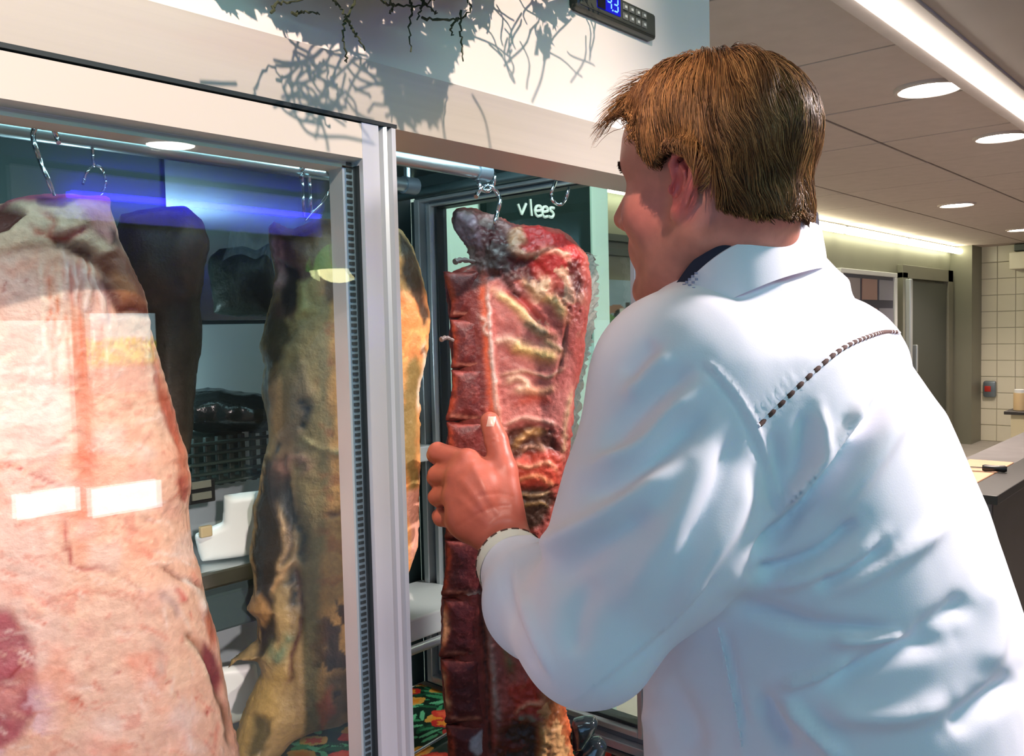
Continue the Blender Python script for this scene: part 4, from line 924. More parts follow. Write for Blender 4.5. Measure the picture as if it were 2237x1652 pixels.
def on_coat(px, py, off=0.0):
    r = Vector(ray(px, py)).normalized(); h, nrm, _, _ = CB.ray_cast(Vector(CAM), r)
    return None if h is None else np.array(h + nrm * off)
def tape(line, name, m, parent, w, off, dash=None):
    P = [on_coat(a, b, off) for a, b in spline(line, 14)]; P = np.array([p for p in P if p is not None]); 
    L = np.concatenate([[0], np.cumsum(np.linalg.norm(np.diff(P, axis=0), axis=1))]); mb = MB()
    if dash is None: s = np.linspace(0, L[-1], 120); mb.tube(np.stack([np.interp(s, L, P[:, i]) for i in range(3)], 1), w, 6)
    else:
        x = 0.001
        while x + dash[0] < L[-1]:
            s = np.linspace(x, x + dash[0], 5); mb.tube(np.stack([np.interp(s, L, P[:, i]) for i in range(3)], 1), w * np.array([0.6, 1, 1, 1, 0.6]), 6); x += dash[1]
    return mb.build(name, m, parent, True)
tape(yoke, 'piping_base', M_coat, coat, 0.0019, 0.0004)
tag(tape(yoke, 'piping_thread', M_brown, coat, 0.0023, 0.0007, (0.0105, 0.0128)), 'brown dashed piping thread along the yoke', kind='stuff')
tag(tape([(1568, 1368), (1590, 1470), (1612, 1580), (1622, 1650)], 'side_seam_stitches', M_coat, coat, 0.0013, 0.0006, (0.006, 0.009)), kind='stuff')
# cuff with its stitched edge
axc = CUF - at(1178, 1318, 0.915); axc /= np.linalg.norm(axc); e1 = np.cross(axc, ZU); e1 /= np.linalg.norm(e1); e2 = np.cross(axc, e1)
M_cuff = mat('cream cuff cloth', (0.80, 0.76, 0.64), 0.85)
def ringpts(off, r): return [CUF + axc * off + r * (math.cos(t) * e1 + math.sin(t) * e2) for t in np.linspace(0, 2 * math.pi, 40, endpoint=False)]
rings = [ringpts(-0.030, 0.0445), ringpts(-0.012, 0.0432), ringpts(0.004, 0.0420), ringpts(0.009, 0.0405), ringpts(0.009, 0.0375), ringpts(-0.02, 0.0365)]
v = [p for r_ in rings for p in r_]; f = [(i * 40 + k, i * 40 + (k + 1) % 40, (i + 1) * 40 + (k + 1) % 40, (i + 1) * 40 + k) for i in range(5) for k in range(40)]
cuff = MB().add(v, f).build('cuff', M_cuff, coat, True)
mb = MB()
for k in range(20):
    a = 2 * math.pi * k / 20; mb.tube([CUF + axc * 0.0005 + 0.0428 * (math.cos(a + t) * e1 + math.sin(a + t) * e2) for t in np.linspace(0, 0.2, 5)], 0.0011, 6)
tag(mb.build('cuff_stitches', M_brown, coat, True), kind='stuff')
# collar: white band outside, navy undershirt inside
ctr = [at(1478, 640, 0.842), at(1515, 592, 0.826), at(1575, 541, 0.812), at(1650, 502, 0.812), at(1715, 480, 0.838), at(1768, 474, 0.890), W3(0.340, 0.975, 0.105), W3(0.312, 1.03, 0.085), W3(0.235, 1.02, 0.035), W3(0.175, 0.975, 0.0), W3(0.155, 0.905, -0.005)]
ring0 = spline(ctr + [ctr[0]], 8)[:-1]; cen = ring0.mean(0); m_ = len(ring0)
out = ring0 - cen; out[:, 2] *= 0.2; out /= np.linalg.norm(out, axis=1)[:, None]
def band(name, prof, m, parent):
    v = []; f = []
    for (o, z) in prof: v += list(ring0 + out * o + ZU * z)
    n = len(prof); f = [(i * m_ + k, i * m_ + (k + 1) % m_, ((i + 1) % n) * m_ + (k + 1) % m_, ((i + 1) % n) * m_ + k) for i in range(n) for k in range(m_)]
    return MB().add(v, f).build(name, m, parent, True)
col_ = band('collar', [(0.004, -0.006), (0.001, -0.0045), (-0.003, -0.007), (0.002, -0.045), (0.014, -0.054), (0.010, -0.030), (0.006, -0.012)], M_coat, coat)
band('undershirt_collar', [(0.000, 0.010), (-0.004, 0.0115), (-0.008, 0.008), (-0.006, -0.030), (-0.002, -0.030), (0.0015, -0.004)], M_navy, man)
mb = MB()
for i in range(9):
    for j in range(3):
        k = 2 + i; p = ring0[k % m_] + (ring0[(k + 1) % m_] - ring0[k % m_]) * (0.5 * (j % 2)) + out[k % m_] * (0.0085 + 0.003 * j) + ZU * (-0.008 - 0.007 * j)
        mb.box(p - 0.0011, p + 0.0011)
tag(mb.build('collar_dots', mat('grey dots', (0.30, 0.30, 0.42), 0.8), col_), kind='stuff')
# trousers and shoes (below the frame)
def leg_sdf(P):
    d = np.full(len(P), 9.0)
    for s_ in (-1, 1):
        hipp = W3(0.37, 0.975, -0.74) + Sx * 0.09 * s_; kn = W3(0.36, 0.985, -1.05) + Sx * 0.10 * s_; an = W3(0.40, 0.99, -1.42) + Sx * 0.11 * s_; an[2] = 0.07
        d = np.minimum(d, smin(sd_cone(P, hipp, kn, 0.095, 0.075), sd_cone(P, kn, an, 0.075, 0.062), 0.02))
    return np.maximum(d, 0.045 - P[:, 2])
LV, LQ = nets(leg_sdf, (0.6, 0.0, 0.03), (1.3, 0.7, 0.88), 0.012, 16)
new_obj('trousers', LV, LQ, M_trouser, man, True)
for s_ in (-1, 1):
    an = W3(0.40, 0.99, -1.42) + Sx * 0.11 * s_; an[2] = 0
    def shoe(P, an=an):
        d = sd_cone(P, an + ZU * 0.05 - Bf * 0.04, an + ZU * 0.035 + Bf * 0.13, 0.045, 0.040)
        return np.maximum(smin(d, sd_cone(P, an + ZU * 0.05, an + ZU * 0.11, 0.045, 0.045), 0.02), 0.002 - P[:, 2])
    sv, sq = nets(shoe, an + [-0.25, -0.25, -0.01], an + [0.25, 0.25, 0.17], 0.009, 16)
    new_obj('shoe', sv, sq, M_shoe, man, True)
# ------------------------------------------------------------------ sides of beef
M_meat = mat('aged beef', (1, 1, 1), 0.48, vcol=True, noise=0.16, nscale=160, bump=0.22, bscale=260, spec=0.45, rvar=0.10)
M_fat = mat('beef fat', (1, 1, 1), 0.5, vcol=True, noise=0.12, nscale=150, bump=0.4, bscale=150, spec=0.4, sss=0.04, ssc=(0.01, 0.005, 0.003))
def slab(poly, Yc, T, Rw, h, tb=None, pc=None, amp=0.004, ns=22, warp=5, bow=0.0, seed=0):
    """thick rounded body whose silhouette is the px polygon on a vertical plane through Y=Yc that faces the camera"""
    P = np.asarray(poly, float); pc = pc or P.mean(0); O = onY(pc[0], pc[1], Yc); w = O - CAM; w[2] = 0; w /= np.linalg.norm(w); u = np.cross(w, ZU)
    def uv(px, py):
        r = ray(px, py); t = ((O - CAM) @ w) / (r @ w); q = CAM + r * t[..., None] - O; return np.stack([q @ u, q[..., 2]], -1)
    A = uv(P[:, 0], P[:, 1]); tb = tb or T
    lo = np.array([A[:, 0].min() - 0.02, A[:, 1].min() - 0.02, -T - 0.03 - abs(bow)]); hi = np.array([A[:, 0].max() + 0.02, A[:, 1].max() + 0.02, tb + 0.03 + abs(bow)])
    ub = max(abs(A[:, 0].min()), abs(A[:, 0].max()))
    def f(q):
        nz = fbm(np.stack([q[:, 0] * ns, q[:, 1] * ns, q[:, 2] * ns * 0.4 + seed], 1), 4)
        d2 = sd_poly(q[:, 0], q[:, 1], A) + 0.006 * nz * (warp / 5)
        k = np.clip(-d2 / Rw, 0, 1); sh = np.sqrt(np.maximum(1 - (1 - k) ** 2, 0))
        ww = q[:, 2] - bow * (1 - (q[:, 0] / ub) ** 2)
        t = np.where(ww < 0, T, tb); ins = np.abs(ww) - t * sh - amp * nz * sh
        return np.where(d2 < 0, np.maximum(ins * 0.8, d2 - 0.0), np.hypot(np.maximum(d2, 0), np.abs(ww)) )
    V, Q = nets(f, lo, hi, h, 24, 0.05); V = laplace(V, Q, 1, 0.5)
    V = O + V[:, :1] * u + V[:, 2:3] * w + V[:, 1:2] * ZU
    n = vnormals(V, Q)
    if ((n * (V - V.mean(0))).sum(1)).mean() < 0: Q = Q[:, ::-1].copy()
    return V, Q, (O, u, w)
class Paint:
    """colours, some with light painted in, and relief of a surface, laid out along lines and patches seen from the front"""
    def __init__(s, V, Q, base, nv=0.25, sc=45, warp=6, wl=40, seed=0):
        s.V = V; s.Q = Q; s.N = vnormals(V, Q); s.x, s.y, s.d = proj(V)
        s.f = sstep(-0.05, 0.2, (s.N * (CAM - V)).sum(1) / np.linalg.norm(CAM - V, axis=1))
        s.n1 = fbm(V * sc + seed, 5); s.n2 = fbm(V * sc * 3.1 + 5 + seed, 4); s.n3 = fbm(V * sc * 0.3 + 11 + seed, 3)
        w = np.stack([s.x, s.y, s.x * 0], 1) / wl
        s.xw = s.x + warp * 2 * fbm(w + seed, 3); s.yw = s.y + warp * 2 * fbm(w + 40 + seed, 3)
        s.c = lin(base) * (1 + nv * (1.3 * s.n1 + 0.7 * s.n2))[:, None]; s.h = np.zeros(len(V))
    def line(s, pts, w, col=None, a=0.8, h=0.0, taper=0.15, sm=True, nz=0.4):
        P = spline(pts, 5) if sm and len(pts) > 2 else pts
        P = np.asarray(P, float); R_ = 3.2 * w
        m = (s.xw > P[:, 0].min() - R_) & (s.xw < P[:, 0].max() + R_) & (s.yw > P[:, 1].min() - R_) & (s.yw < P[:, 1].max() + R_)
        if not m.any(): return s
        d, t = d_line(s.xw[m], s.yw[m], P); k = np.exp(-(d / w) ** 2) * s.f[m] * (1 if taper <= 0 else (0.25 + 0.75 * sstep(0, taper, t) * sstep(0, taper, 1 - t)))
        k = k * np.clip(1 + nz * 2 * s.n2[m], 0, 1.6)
        if col is not None: s.c[m] = mixc(s.c[m], lin(col) * (1 + 0.25 * s.n1[m])[:, None], np.clip(a * k, 0, 1))
        s.h[m] += h * 0.001 * k
        return s
    def patch(s, poly, col, a=0.8, h=0.0, soft=10, nz=0.5, back=False):
        P = np.asarray(poly, float)
        d = sd_poly(s.xw, s.yw, P) + soft * nz * 2 * s.n1
        k = sstep(soft, -soft, d) * (1 if back else s.f); 
        if col is not None: s.c = mixc(s.c, lin(col) * (1 + 0.22 * s.n1 + 0.15 * s.n2)[:, None], np.clip(a * k, 0, 1))
        s.h += h * 0.001 * k; return s
    def mottle(s, poly, col, a, thr=0.05, soft=0.12, fine=False, sp=30):
        k = sstep(sp, -sp, sd_poly(s.xw, s.yw, np.asarray(poly, float))) * s.f; n = s.n2 if fine else s.n1
        s.c = mixc(s.c, lin(col), a * k * sstep(thr, thr + soft, n)); return s
    def rough(s, poly, mm, sp=15):
        s.h += mm * 0.001 * sstep(sp, -sp, sd_poly(s.xw, s.yw, np.asarray(poly, float))) * (s.n1 * 1.2 + s.n2); return s
    def done(s, name, m, parent, amp=0.0):
        V = s.V + s.N * (s.h + amp * s.n2)[:, None]
        return new_obj(name, V, s.Q, m, parent, True, np.clip(s.c, 0.002, 0.95))
def hang(name, label, poly, Yc, group='sides of beef hanging in the cabinet'):
    P = np.asarray(poly, float); top = P[:, 1].min(); p = P[P[:, 1].argmin()]; return thing(name, label, 'meat', onY(p[0], p[1], Yc), group)

# ---------------- large pale side on the left, behind the glass
A = [(-190, 620), (-150, 500), (-60, 455), (0, 442), (60, 428), (150, 422), (238, 432), (252, 480), (262, 530), (290, 590), (318, 650), (332, 720), (350, 790), (368, 850), (385, 920), (408, 990), (420, 1050), (408, 1110), (422, 1190), (446, 1260), (462, 1340), (482, 1430), (492, 1490), (505, 1560), (522, 1630), (545, 1760), (400, 1900), (0, 1960), (-240, 1900)]
t = hang('hanging_beef', 'large pale pink side of beef filling the left behind the glass door', A, 0.87)
V, Q, fr_ = slab(A, 0.87, 0.060, 0.075, 0.0030, tb=0.05, amp=0.006, ns=14, warp=4)
p = Paint(V, Q, (240, 182, 158), 0.12, 26, 8, 60, 1)
p.patch([(-200, 560), (60, 560), (150, 640), (150, 900), (120, 1200), (150, 1420), (60, 1560), (-250, 1700)], (243, 200, 190), 0.75, 1, 50)
p.patch([(150, 1280), (330, 1300), (380, 1480), (330, 1640), (150, 1650), (90, 1500)], (242, 196, 178), 0.6, 0, 50)
p.mottle([(-200, 430), (560, 430), (560, 1800), (-200, 1800)], (230, 140, 114), 0.5, 0.05, 0.3)
p.mottle([(-200, 430), (560, 430), (560, 1800), (-200, 1800)], (212, 104, 90), 0.4, 0.33, 0.12, True)
# tendon streaks in the upper middle
for k in range(15):
    x0 = 96 + k * 9; p.line([(x0 - 4, 545 + (k * 37) % 40), (x0 - 2 + (k % 3) * 4, 650), (x0 + 6 + (k % 4) * 5, 800 + (k * 53) % 90)], 3.5, (232, 128, 92) if k % 2 else (250, 214, 196), 0.75, 1.6 if k % 2 == 0 else -1.4)
p.line([(175, 640), (182, 760), (178, 900), (186, 1020), (180, 1150), (186, 1240)], 20, (228, 112, 80), 0.6, -2)
p.line([(120, 1120), (150, 1190), (160, 1240), (200, 1246), (235, 1240)], 5, (176, 62, 58), 0.8, -1.5)
p.line([(0, 1005), (60, 1030), (120, 1050), (165, 1065)], 4, (190, 78, 70), 0.75, -1)
p.line([(235, 700), (300, 690), (340, 715)], 8, (236, 190, 176), 0.6, 1.5)
p.patch([(-200, 1330), (20, 1338), (52, 1370), (70, 1430), (95, 1500), (85, 1560), (40, 1610), (-10, 1652), (-220, 1700)], (172, 74, 88), 0.92, -2.5, 16)
p.mottle([(-60, 1500), (110, 1500), (130, 1652), (-60, 1660)], (232, 190, 200), 0.7, -0.02, 0.1)
p.line([(0, 1490), (25, 1475), (42, 1450)], 3, (160, 50, 50), 0.7, -1)
rr_ = np.random.RandomState(4)
for (x, y) in [(190, 1440), (168, 1524), (258, 1470), (388, 1525), (366, 1494), (448, 1562), (328, 1142), (148, 1205), (300, 1632), (60, 610), (12, 625)]:
    th, l_ = rr_.uniform(0, 3), rr_.uniform(3, 9); p.line([(x - l_ * math.cos(th), y - l_ * math.sin(th)), (x + l_ * math.cos(th), y + l_ * math.sin(th))], rr_.uniform(3, 5), (172, 66, 52), 0.65, -1.4, 0)
for k in range(420):
    x, y = rr_.uniform(-20, 500), rr_.uniform(700, 1652); th = rr_.normal(0.25 if y > 1100 else -0.3, 0.35) + (0.9 if x > 300 and y > 1250 else 0); l_ = rr_.uniform(8, 34)
    p.line([(x - l_ * math.cos(th), y - l_ * math.sin(th)), (x, y + rr_.uniform(-3, 3)), (x + l_ * math.cos(th), y + l_ * math.sin(th))], rr_.uniform(2.4, 5.5), ((222, 120, 100), (248, 214, 204), (214, 132, 112), (250, 206, 180))[k % 4], rr_.uniform(0.25, 0.6), rr_.uniform(-1.3, 1.3))
for k in range(60):
    x, y = rr_.uniform(-20, 470), rr_.uniform(600, 1652); rd = rr_.uniform(14, 46)
    p.patch([(x + rd * math.cos(t_) * rr_.uniform(0.6, 1.3), y + rd * math.sin(t_) * rr_.uniform(0.5, 1.1)) for t_ in np.linspace(0, 6.28, 9)[:-1]], ((246, 214, 208), (232, 150, 126), (240, 196, 170), (236, 164, 150))[k % 4], 0.4, rr_.uniform(-0.8, 1.2), 14)
p.line([(160, 1520), (180, 1535), (195, 1552)], 4, (200, 80, 55), 0.8, -1)
# folds and torn right border
p.line([(345, 1240), (380, 1262), (420, 1275), (446, 1290)], 7, (120, 62, 50), 0.8, -4)
p.line([(400, 1262), (432, 1300), (446, 1345)], 8, (240, 215, 205), 0.7, 2)
p.line([(395, 1385), (440, 1420), (462, 1460), (480, 1520)], 9, (150, 82, 52), 0.8, -4)
p.line([(400, 1400), (440, 1440), (470, 1500)], 8, (236, 200, 175), 0.7, 2.5)
p.patch([(446, 1405), (472, 1425), (490, 1480), (484, 1530), (466, 1490)], (120, 32, 45), 0.95, -2, 6)
p.patch([(452, 1320), (470, 1390), (462, 1420), (446, 1360)], (190, 82, 50), 0.8, 0, 6)
p.line([(345, 1300), (378, 1330), (385, 1360)], 9, (150, 120, 130), 0.5, -2)
p.line([(380, 1290), (400, 1325)], 8, (215, 95, 85), 0.7, 0)
p.line([(330, 1390), (350, 1430), (345, 1480)], 12, (190, 150, 140), 0.6, 0)
p.patch([(360, 790), (392, 920), (414, 1000), (424, 1060), (400, 1080), (385, 1000), (355, 880)], (208, 104, 76), 0.75, 0, 10)
p.patch([(330, 720), (352, 800), (380, 900), (392, 985), (372, 960), (340, 830)], (186, 70, 48), 0.7, -2, 8)
p.line([(395, 1040), (410, 1060), (405, 1095)], 10, (170, 62, 58), 0.7, -2)
p.line([(470, 1500), (492, 1570), (508, 1630)], 7, (110, 62, 36), 0.8, -3)
p.line([(505, 1560), (520, 1640)], 8, (225, 150, 120), 0.7, 3)
# neck end: pale lumps, red hollow, brown muscle flap with its shade side painted dark
p.patch([(-40, 470), (40, 452), (150, 440), (236, 446), (250, 500), (255, 560), (200, 560), (110, 530), (30, 545), (-60, 560)], (236, 190, 160), 0.9, 5, 14)
p.patch([(172, 455), (232, 450), (252, 500), (240, 545), (205, 510)], (232, 150, 148), 0.8, 2, 10)
p.patch([(-200, 470), (-20, 430), (40, 462), (65, 480), (30, 500), (-20, 515), (-200, 540)], (88, 14, 16), 0.95, -7, 8)
p.line([(95, 470), (125, 490), (110, 515), (150, 520), (190, 505)], 7, (196, 66, 44), 0.85, -4)
p.line([(75, 505), (110, 522), (160, 525)], 5, (210, 84, 56), 0.7, -2)
p.patch([(0, 420), (240, 426), (250, 440), (205, 452), (160, 446), (80, 458), (0, 442)], (170, 40, 90), 0.9, 2, 6)  # purple top edge and patch: blue light's tint painted into the meat
p.patch([(85, 443), (165, 447), (150, 460), (90, 462)], (90, 20, 90), 0.85, 0, 5)
p.line([(95, 520), (165, 545), (215, 575), (250, 620)], 13, (92, 46, 26), 0.9, -5)
p.patch([(205, 565), (262, 535), (300, 600), (326, 665), (330, 690), (250, 682), (228, 640)], (120, 54, 28), 0.92, 2, 8)
p.patch([(205, 600), (240, 620), (262, 670), (330, 672), (330, 690), (250, 690)], (92, 22, 14), 0.8, -2, 8)
p.patch([(240, 590), (275, 600), (300, 650), (262, 660)], (176, 100, 52), 0.6, 1, 10)
p.patch([(235, 500), (262, 520), (290, 590), (262, 540), (240, 545)], (70, 42, 30), 0.8, 0, 8)
for k in range(8):
    x0 = 130 + 12 * k; p.line([(x0, 545 + 9 * k), (x0 + 18, 590 + 10 * k), (x0 + 14, 660 + 8 * k)], 6, (246, 208, 206) if k % 2 == 0 else (190, 130, 130), 0.7, 2 if k % 2 == 0 else -2.5)
p.done('carcass', M_fat, t, 0.0010)

# ---------------- dark side behind it
A = [(262, 470), (300, 462), (370, 456), (402, 450), (428, 466), (450, 500), (458, 535), (446, 600), (442, 690), (440, 760), (432, 830), (426, 900), (414, 1000), (405, 1120), (398, 1170), (335, 1170), (310, 1100), (310, 900), (290, 700), (262, 600), (250, 520)]
t = hang('hanging_beef', 'dark dried side of beef hanging behind the large pale one', A, 1.12)
V, Q, _ = slab(A, 1.12, 0.05, 0.06, 0.005, amp=0.008, seed=3)
p = Paint(V, Q, (66, 50, 40), 0.35, 40, 6, 40, 5)
p.patch([(400, 470), (440, 480), (460, 540), (446, 640), (400, 640), (385, 560)], (104, 80, 60), 0.7, 3, 14)
p.patch([(280, 590), (330, 570), (390, 640), (330, 680)], (96, 68, 52), 0.6, 3, 16)
p.line([(275, 480), (330, 470), (395, 456)], 4, (120, 100, 90), 0.6, 2)
p.done('carcass', M_meat, t, 0.001)

# ---------------- middle side, half behind the door stile
A = [(586, 500), (600, 486), (640, 500), (690, 478), (730, 482), (775, 500), (840, 484), (880, 502), (905, 540), (922, 592), (932, 640), (938, 700), (934, 760), (918, 830), (914, 900), (915, 1000), (910, 1100), (912, 1190), (896, 1232), (872, 1300), (862, 1400), (856, 1480), (820, 1540), (740, 1582), (690, 1592), (640, 1614), (596, 1660), (560, 1740), (470, 1740), (505, 1660), (520, 1585), (545, 1520), (572, 1470), (560, 1440), (520, 1440), (498, 1462), (500, 1448), (560, 1400), (556, 1350), (532, 1330), (548, 1300), (552, 1260), (540, 1210), (556, 1150), (548, 1112), (562, 1080), (575, 1010), (588, 960), (580, 900), (570, 850), (576, 800), (564, 760), (576, 720), (592, 650), (600, 600), (590, 540)]
t = hang('hanging_beef', 'olive and orange aged side of beef half behind the aluminium door post', A, 1.0)
V, Q, _ = slab(A, 1.0, 0.055, 0.06, 0.0034, amp=0.006, seed=8)
p = Paint(V, Q, (168, 138, 92), 0.22, 45, 7, 40, 9)
p.patch([(724, 640), (800, 560), (950, 560), (940, 1240), (880, 1480), (800, 1560), (700, 1590), (700, 1300), (716, 1100), (722, 900)], (238, 166, 98), 0.95, 1, 12)  # orange fat, brightened; its straight left edge is a painted glass reflection
p.mottle([(700, 560), (950, 560), (950, 1600), (690, 1600)], (196, 104, 58), 0.6, 0.10, 0.2)
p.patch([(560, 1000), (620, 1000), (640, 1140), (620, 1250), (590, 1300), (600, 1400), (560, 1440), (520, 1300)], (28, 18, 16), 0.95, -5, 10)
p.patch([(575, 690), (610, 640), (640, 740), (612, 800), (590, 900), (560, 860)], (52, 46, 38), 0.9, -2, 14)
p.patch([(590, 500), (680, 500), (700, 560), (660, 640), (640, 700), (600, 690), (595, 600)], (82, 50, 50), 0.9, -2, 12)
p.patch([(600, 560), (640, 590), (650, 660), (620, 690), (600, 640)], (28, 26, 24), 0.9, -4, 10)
p.line([(600, 510), (606, 580), (600, 640)], 7, (190, 150, 150), 0.8, 3)
p.line([(618, 520), (616, 570)], 6, (180, 130, 130), 0.7, 2)
p.patch([(640, 620), (670, 620), (672, 680), (645, 690)], (170, 150, 100), 0.85, 3, 8)
p.patch([(640, 520), (700, 490), (770, 510), (770, 560), (700, 590), (660, 580)], (140, 112, 86), 0.85, 2, 14)
p.patch([(700, 600), (775, 590), (775, 640), (720, 660)], (104, 72, 58), 0.9, 0, 10)
p.patch([(590, 820), (650, 790), (690, 850), (660, 960), (610, 980), (590, 900)], (150, 118, 88), 0.8, 3, 16)
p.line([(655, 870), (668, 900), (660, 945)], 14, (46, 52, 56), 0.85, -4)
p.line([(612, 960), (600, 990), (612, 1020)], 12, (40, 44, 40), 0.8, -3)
p.line([(655, 960), (700, 980), (760, 985), (800, 992)], 6, (214, 182, 130), 0.8, 3)
p.line([(600, 1040), (640, 1000), (680, 1040)], 20, (176, 122, 104), 0.7, 2)
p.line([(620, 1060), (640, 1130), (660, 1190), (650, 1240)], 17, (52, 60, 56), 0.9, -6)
p.line([(600, 1100), (622, 1170), (612, 1240), (640, 1230)], 7, (186, 150, 110), 0.7, 3)
p.line([(590, 1290), (630, 1240), (640, 1230)], 6, (206, 160, 110), 0.85, 4)
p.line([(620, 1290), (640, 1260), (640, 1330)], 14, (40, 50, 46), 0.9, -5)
p.patch([(532, 1310), (560, 1300), (590, 1340), (570, 1370), (540, 1350)], (176, 130, 80), 0.9, 4, 8)
p.line([(590, 1400), (600, 1440), (640, 1380)], 14, (116, 128, 98), 0.8, 2)
p.line([(640, 1240), (660, 1330), (640, 1420), (620, 1520)], 6, (84, 36, 34), 0.8, -4)
p.patch([(500, 1560), (560, 1490), (620, 1450), (610, 1560), (560, 1660), (480, 1700)], (180, 146, 84), 0.85, 3, 16)
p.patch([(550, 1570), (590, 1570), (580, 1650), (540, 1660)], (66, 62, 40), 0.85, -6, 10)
p.patch([(720, 1480), (790, 1440), (850, 1480), (800, 1540), (720, 1580)], (86, 58, 40), 0.8, 0, 20)
p.mottle([(700, 1300), (860, 1300), (860, 1600), (690, 1600)], (50, 36, 40), 0.9, 0.0, 0.1)
p.patch([(690, 1540), (725, 1500), (728, 1560), (700, 1590)], (214, 92, 50), 0.9, 2, 8)
p.patch([(770, 1180), (850, 1130), (860, 1300), (800, 1420), (775, 1300)], (74, 54, 50), 0.75, -2, 20)
p.line([(800, 1000), (790, 1070), (760, 1120), (700, 1130)], 5, (140, 86, 54), 0.8, -3)
p.patch([(875, 500), (925, 560), (940, 690), (920, 720), (905, 640), (880, 600)], (38, 30, 22), 0.95, -2, 8)
p.patch([(870, 620), (905, 650), (912, 700), (890, 760), (870, 780)], (226, 128, 70), 0.8, 2, 8)
p.patch([(880, 800), (912, 760), (916, 900), (912, 1050), (895, 1100), (880, 1000)], (98, 96, 52), 0.85, 1, 10)
p.line([(932, 740), (917, 830), (915, 900)], 4, (225, 215, 190), 0.7, 1)
p.patch([(890, 1080), (914, 1060), (914, 1200), (895, 1232)], (220, 160, 140), 0.9, 1, 6)
p.done('carcass', M_meat, t, 0.0012)
# ragged back pieces of the middle side seen through the glass
A = [(455, 560), (478, 542), (530, 532), (560, 545), (592, 520), (604, 600), (598, 690), (520, 694), (462, 690)]
t = hang('wrapped_meat_cut', 'dark cut of meat in loose film between the two left beef sides', A, 1.16, None)
V, Q, _ = slab(A, 1.16, 0.03, 0.04, 0.004, amp=0.008, seed=13)
p = Paint(V, Q, (24, 34, 28), 0.4, 40, 6, 40, 15); p.done('meat', M_meat, t, 0.001)
fv = []; F1 = [(496, 545), (505, 505), (530, 498), (556, 530), (584, 512), (594, 560)]; F0 = [(480, 575), (505, 560), (530, 556), (558, 566), (580, 556), (600, 580)]
a_ = spline(F1, 6); b_ = spline(F0, 6)
for i in range(len(a_)):
    for k in range(5):
        q = a_[i] * (1 - k / 4) + b_[i] * k / 4; fv.append(onY(q[0], q[1], 1.125 + 0.008 * math.sin(i * 1.7 + k) - 0.004 * k))
M_film = mat('clear film', (0.5, 0.6, 0.7), 0.15, spec=0.8); M_film.node_tree.nodes['Principled BSDF'].inputs['Alpha'].default_value = 0.22
MB().add(fv, [(i * 5 + k, i * 5 + k + 1, i * 5 + k + 6, i * 5 + k + 5) for i in range(len(a_) - 1) for k in range(4)]).build('film', M_film, t, True)

# ---------------- right forequarter the butcher holds: vertebrae, ribs, neck
A = [(990, 462), (1012, 455), (1042, 458), (1075, 474), (1105, 486), (1130, 494), (1180, 494), (1222, 503), (1258, 530), (1282, 558), (1292, 605), (1288, 660), (1282, 720), (1274, 780), (1260, 850), (1250, 930), (1242, 1000), (1232, 1060), (1218, 1130), (1200, 1250), (1194, 1350), (1204, 1450), (1230, 1520), (1242, 1580), (1250, 1652), (1252, 1694), (980, 1694), (976, 1600), (968, 1500), (960, 1400), (966, 1320), (976, 1250), (972, 1190), (978, 1100), (974, 960), (985, 870), (985, 810), (982, 700), (970, 604), (1000, 588), (1036, 574), (1022, 540), (1000, 512), (986, 486)]
YC = 0.868
t = hang('beef_forequarter', 'red beef forequarter with bared backbone and ribs held by the butcher', A, YC)
V, Q, _ = slab(A, YC, 0.042, 0.045, 0.0024, tb=0.055, amp=0.004, seed=21, warp=4)
p = Paint(V, Q, (160, 74, 64), 0.18, 55, 2.5, 26, 23)
p.patch([(965, 595), (1052, 590), (1060, 800), (1064, 960), (1058, 1200), (1054, 1440), (1066, 1600), (1070, 1740), (960, 1740), (950, 1400), (970, 1000)], (104, 38, 33), 0.9, 0, 6)
# inside of the chest
p.patch([(1075, 600), (1130, 640), (1230, 740), (1262, 800), (1250, 930), (1180, 960), (1110, 960), (1085, 860)], (198, 118, 108), 0.85, -2, 10)
p.mottle([(1080, 600), (1250, 620), (1250, 980), (1090, 980)], (150, 58, 52), 0.55, 0.08, 0.2)
p.patch([(1084, 700), (1130, 720), (1160, 770), (1120, 790), (1086, 770)], (150, 72, 66), 0.7, -1.5, 8)
p.patch([(1090, 790), (1150, 820), (1210, 840), (1200, 860), (1120, 840), (1092, 830)], (140, 64, 58), 0.6, -1, 8)
# ribs with yellow fat
p.line([(1078, 634), (1110, 655), (1148, 690), (1180, 722), (1210, 740)], 10, (222, 186, 130), 0.95, 5, nz=0.12)
p.line([(1140, 702), (1165, 716), (1195, 736)], 8, (110, 98, 80), 0.85, 0, nz=0.12)
p.line([(1080, 748), (1110, 742), (1135, 758)], 9, (214, 172, 150), 0.8, 3, nz=0.12)
p.line([(1118, 750), (1150, 764), (1185, 776), (1222, 776)], 14, (216, 178, 112), 0.95, 7, nz=0.12)
p.line([(1185, 745), (1225, 765), (1232, 772)], 7, (168, 140, 96), 0.8, 3, nz=0.12)
p.line([(1140, 600), (1180, 640), (1215, 660), (1236, 700)], 12, (196, 162, 106), 0.85, 4, nz=0.12)
p.line([(1095, 626), (1130, 650), (1170, 690), (1205, 720)], 9, (176, 44, 44), 0.85, -2, nz=0.12)
p.line([(1160, 660), (1185, 690), (1200, 720), (1212, 740)], 9, (196, 92, 80), 0.8, 3, nz=0.12)
p.line([(1088, 600), (1112, 622), (1140, 640)], 10, (206, 150, 146), 0.8, 2, nz=0.12)
p.line([(1100, 835), (1130, 828), (1150, 842), (1120, 856)], 9, (222, 176, 146), 0.9, 4, nz=0.12)
p.line([(1130, 880), (1170, 870), (1200, 876)], 10, (186, 74, 50), 0.8, 1, nz=0.12)
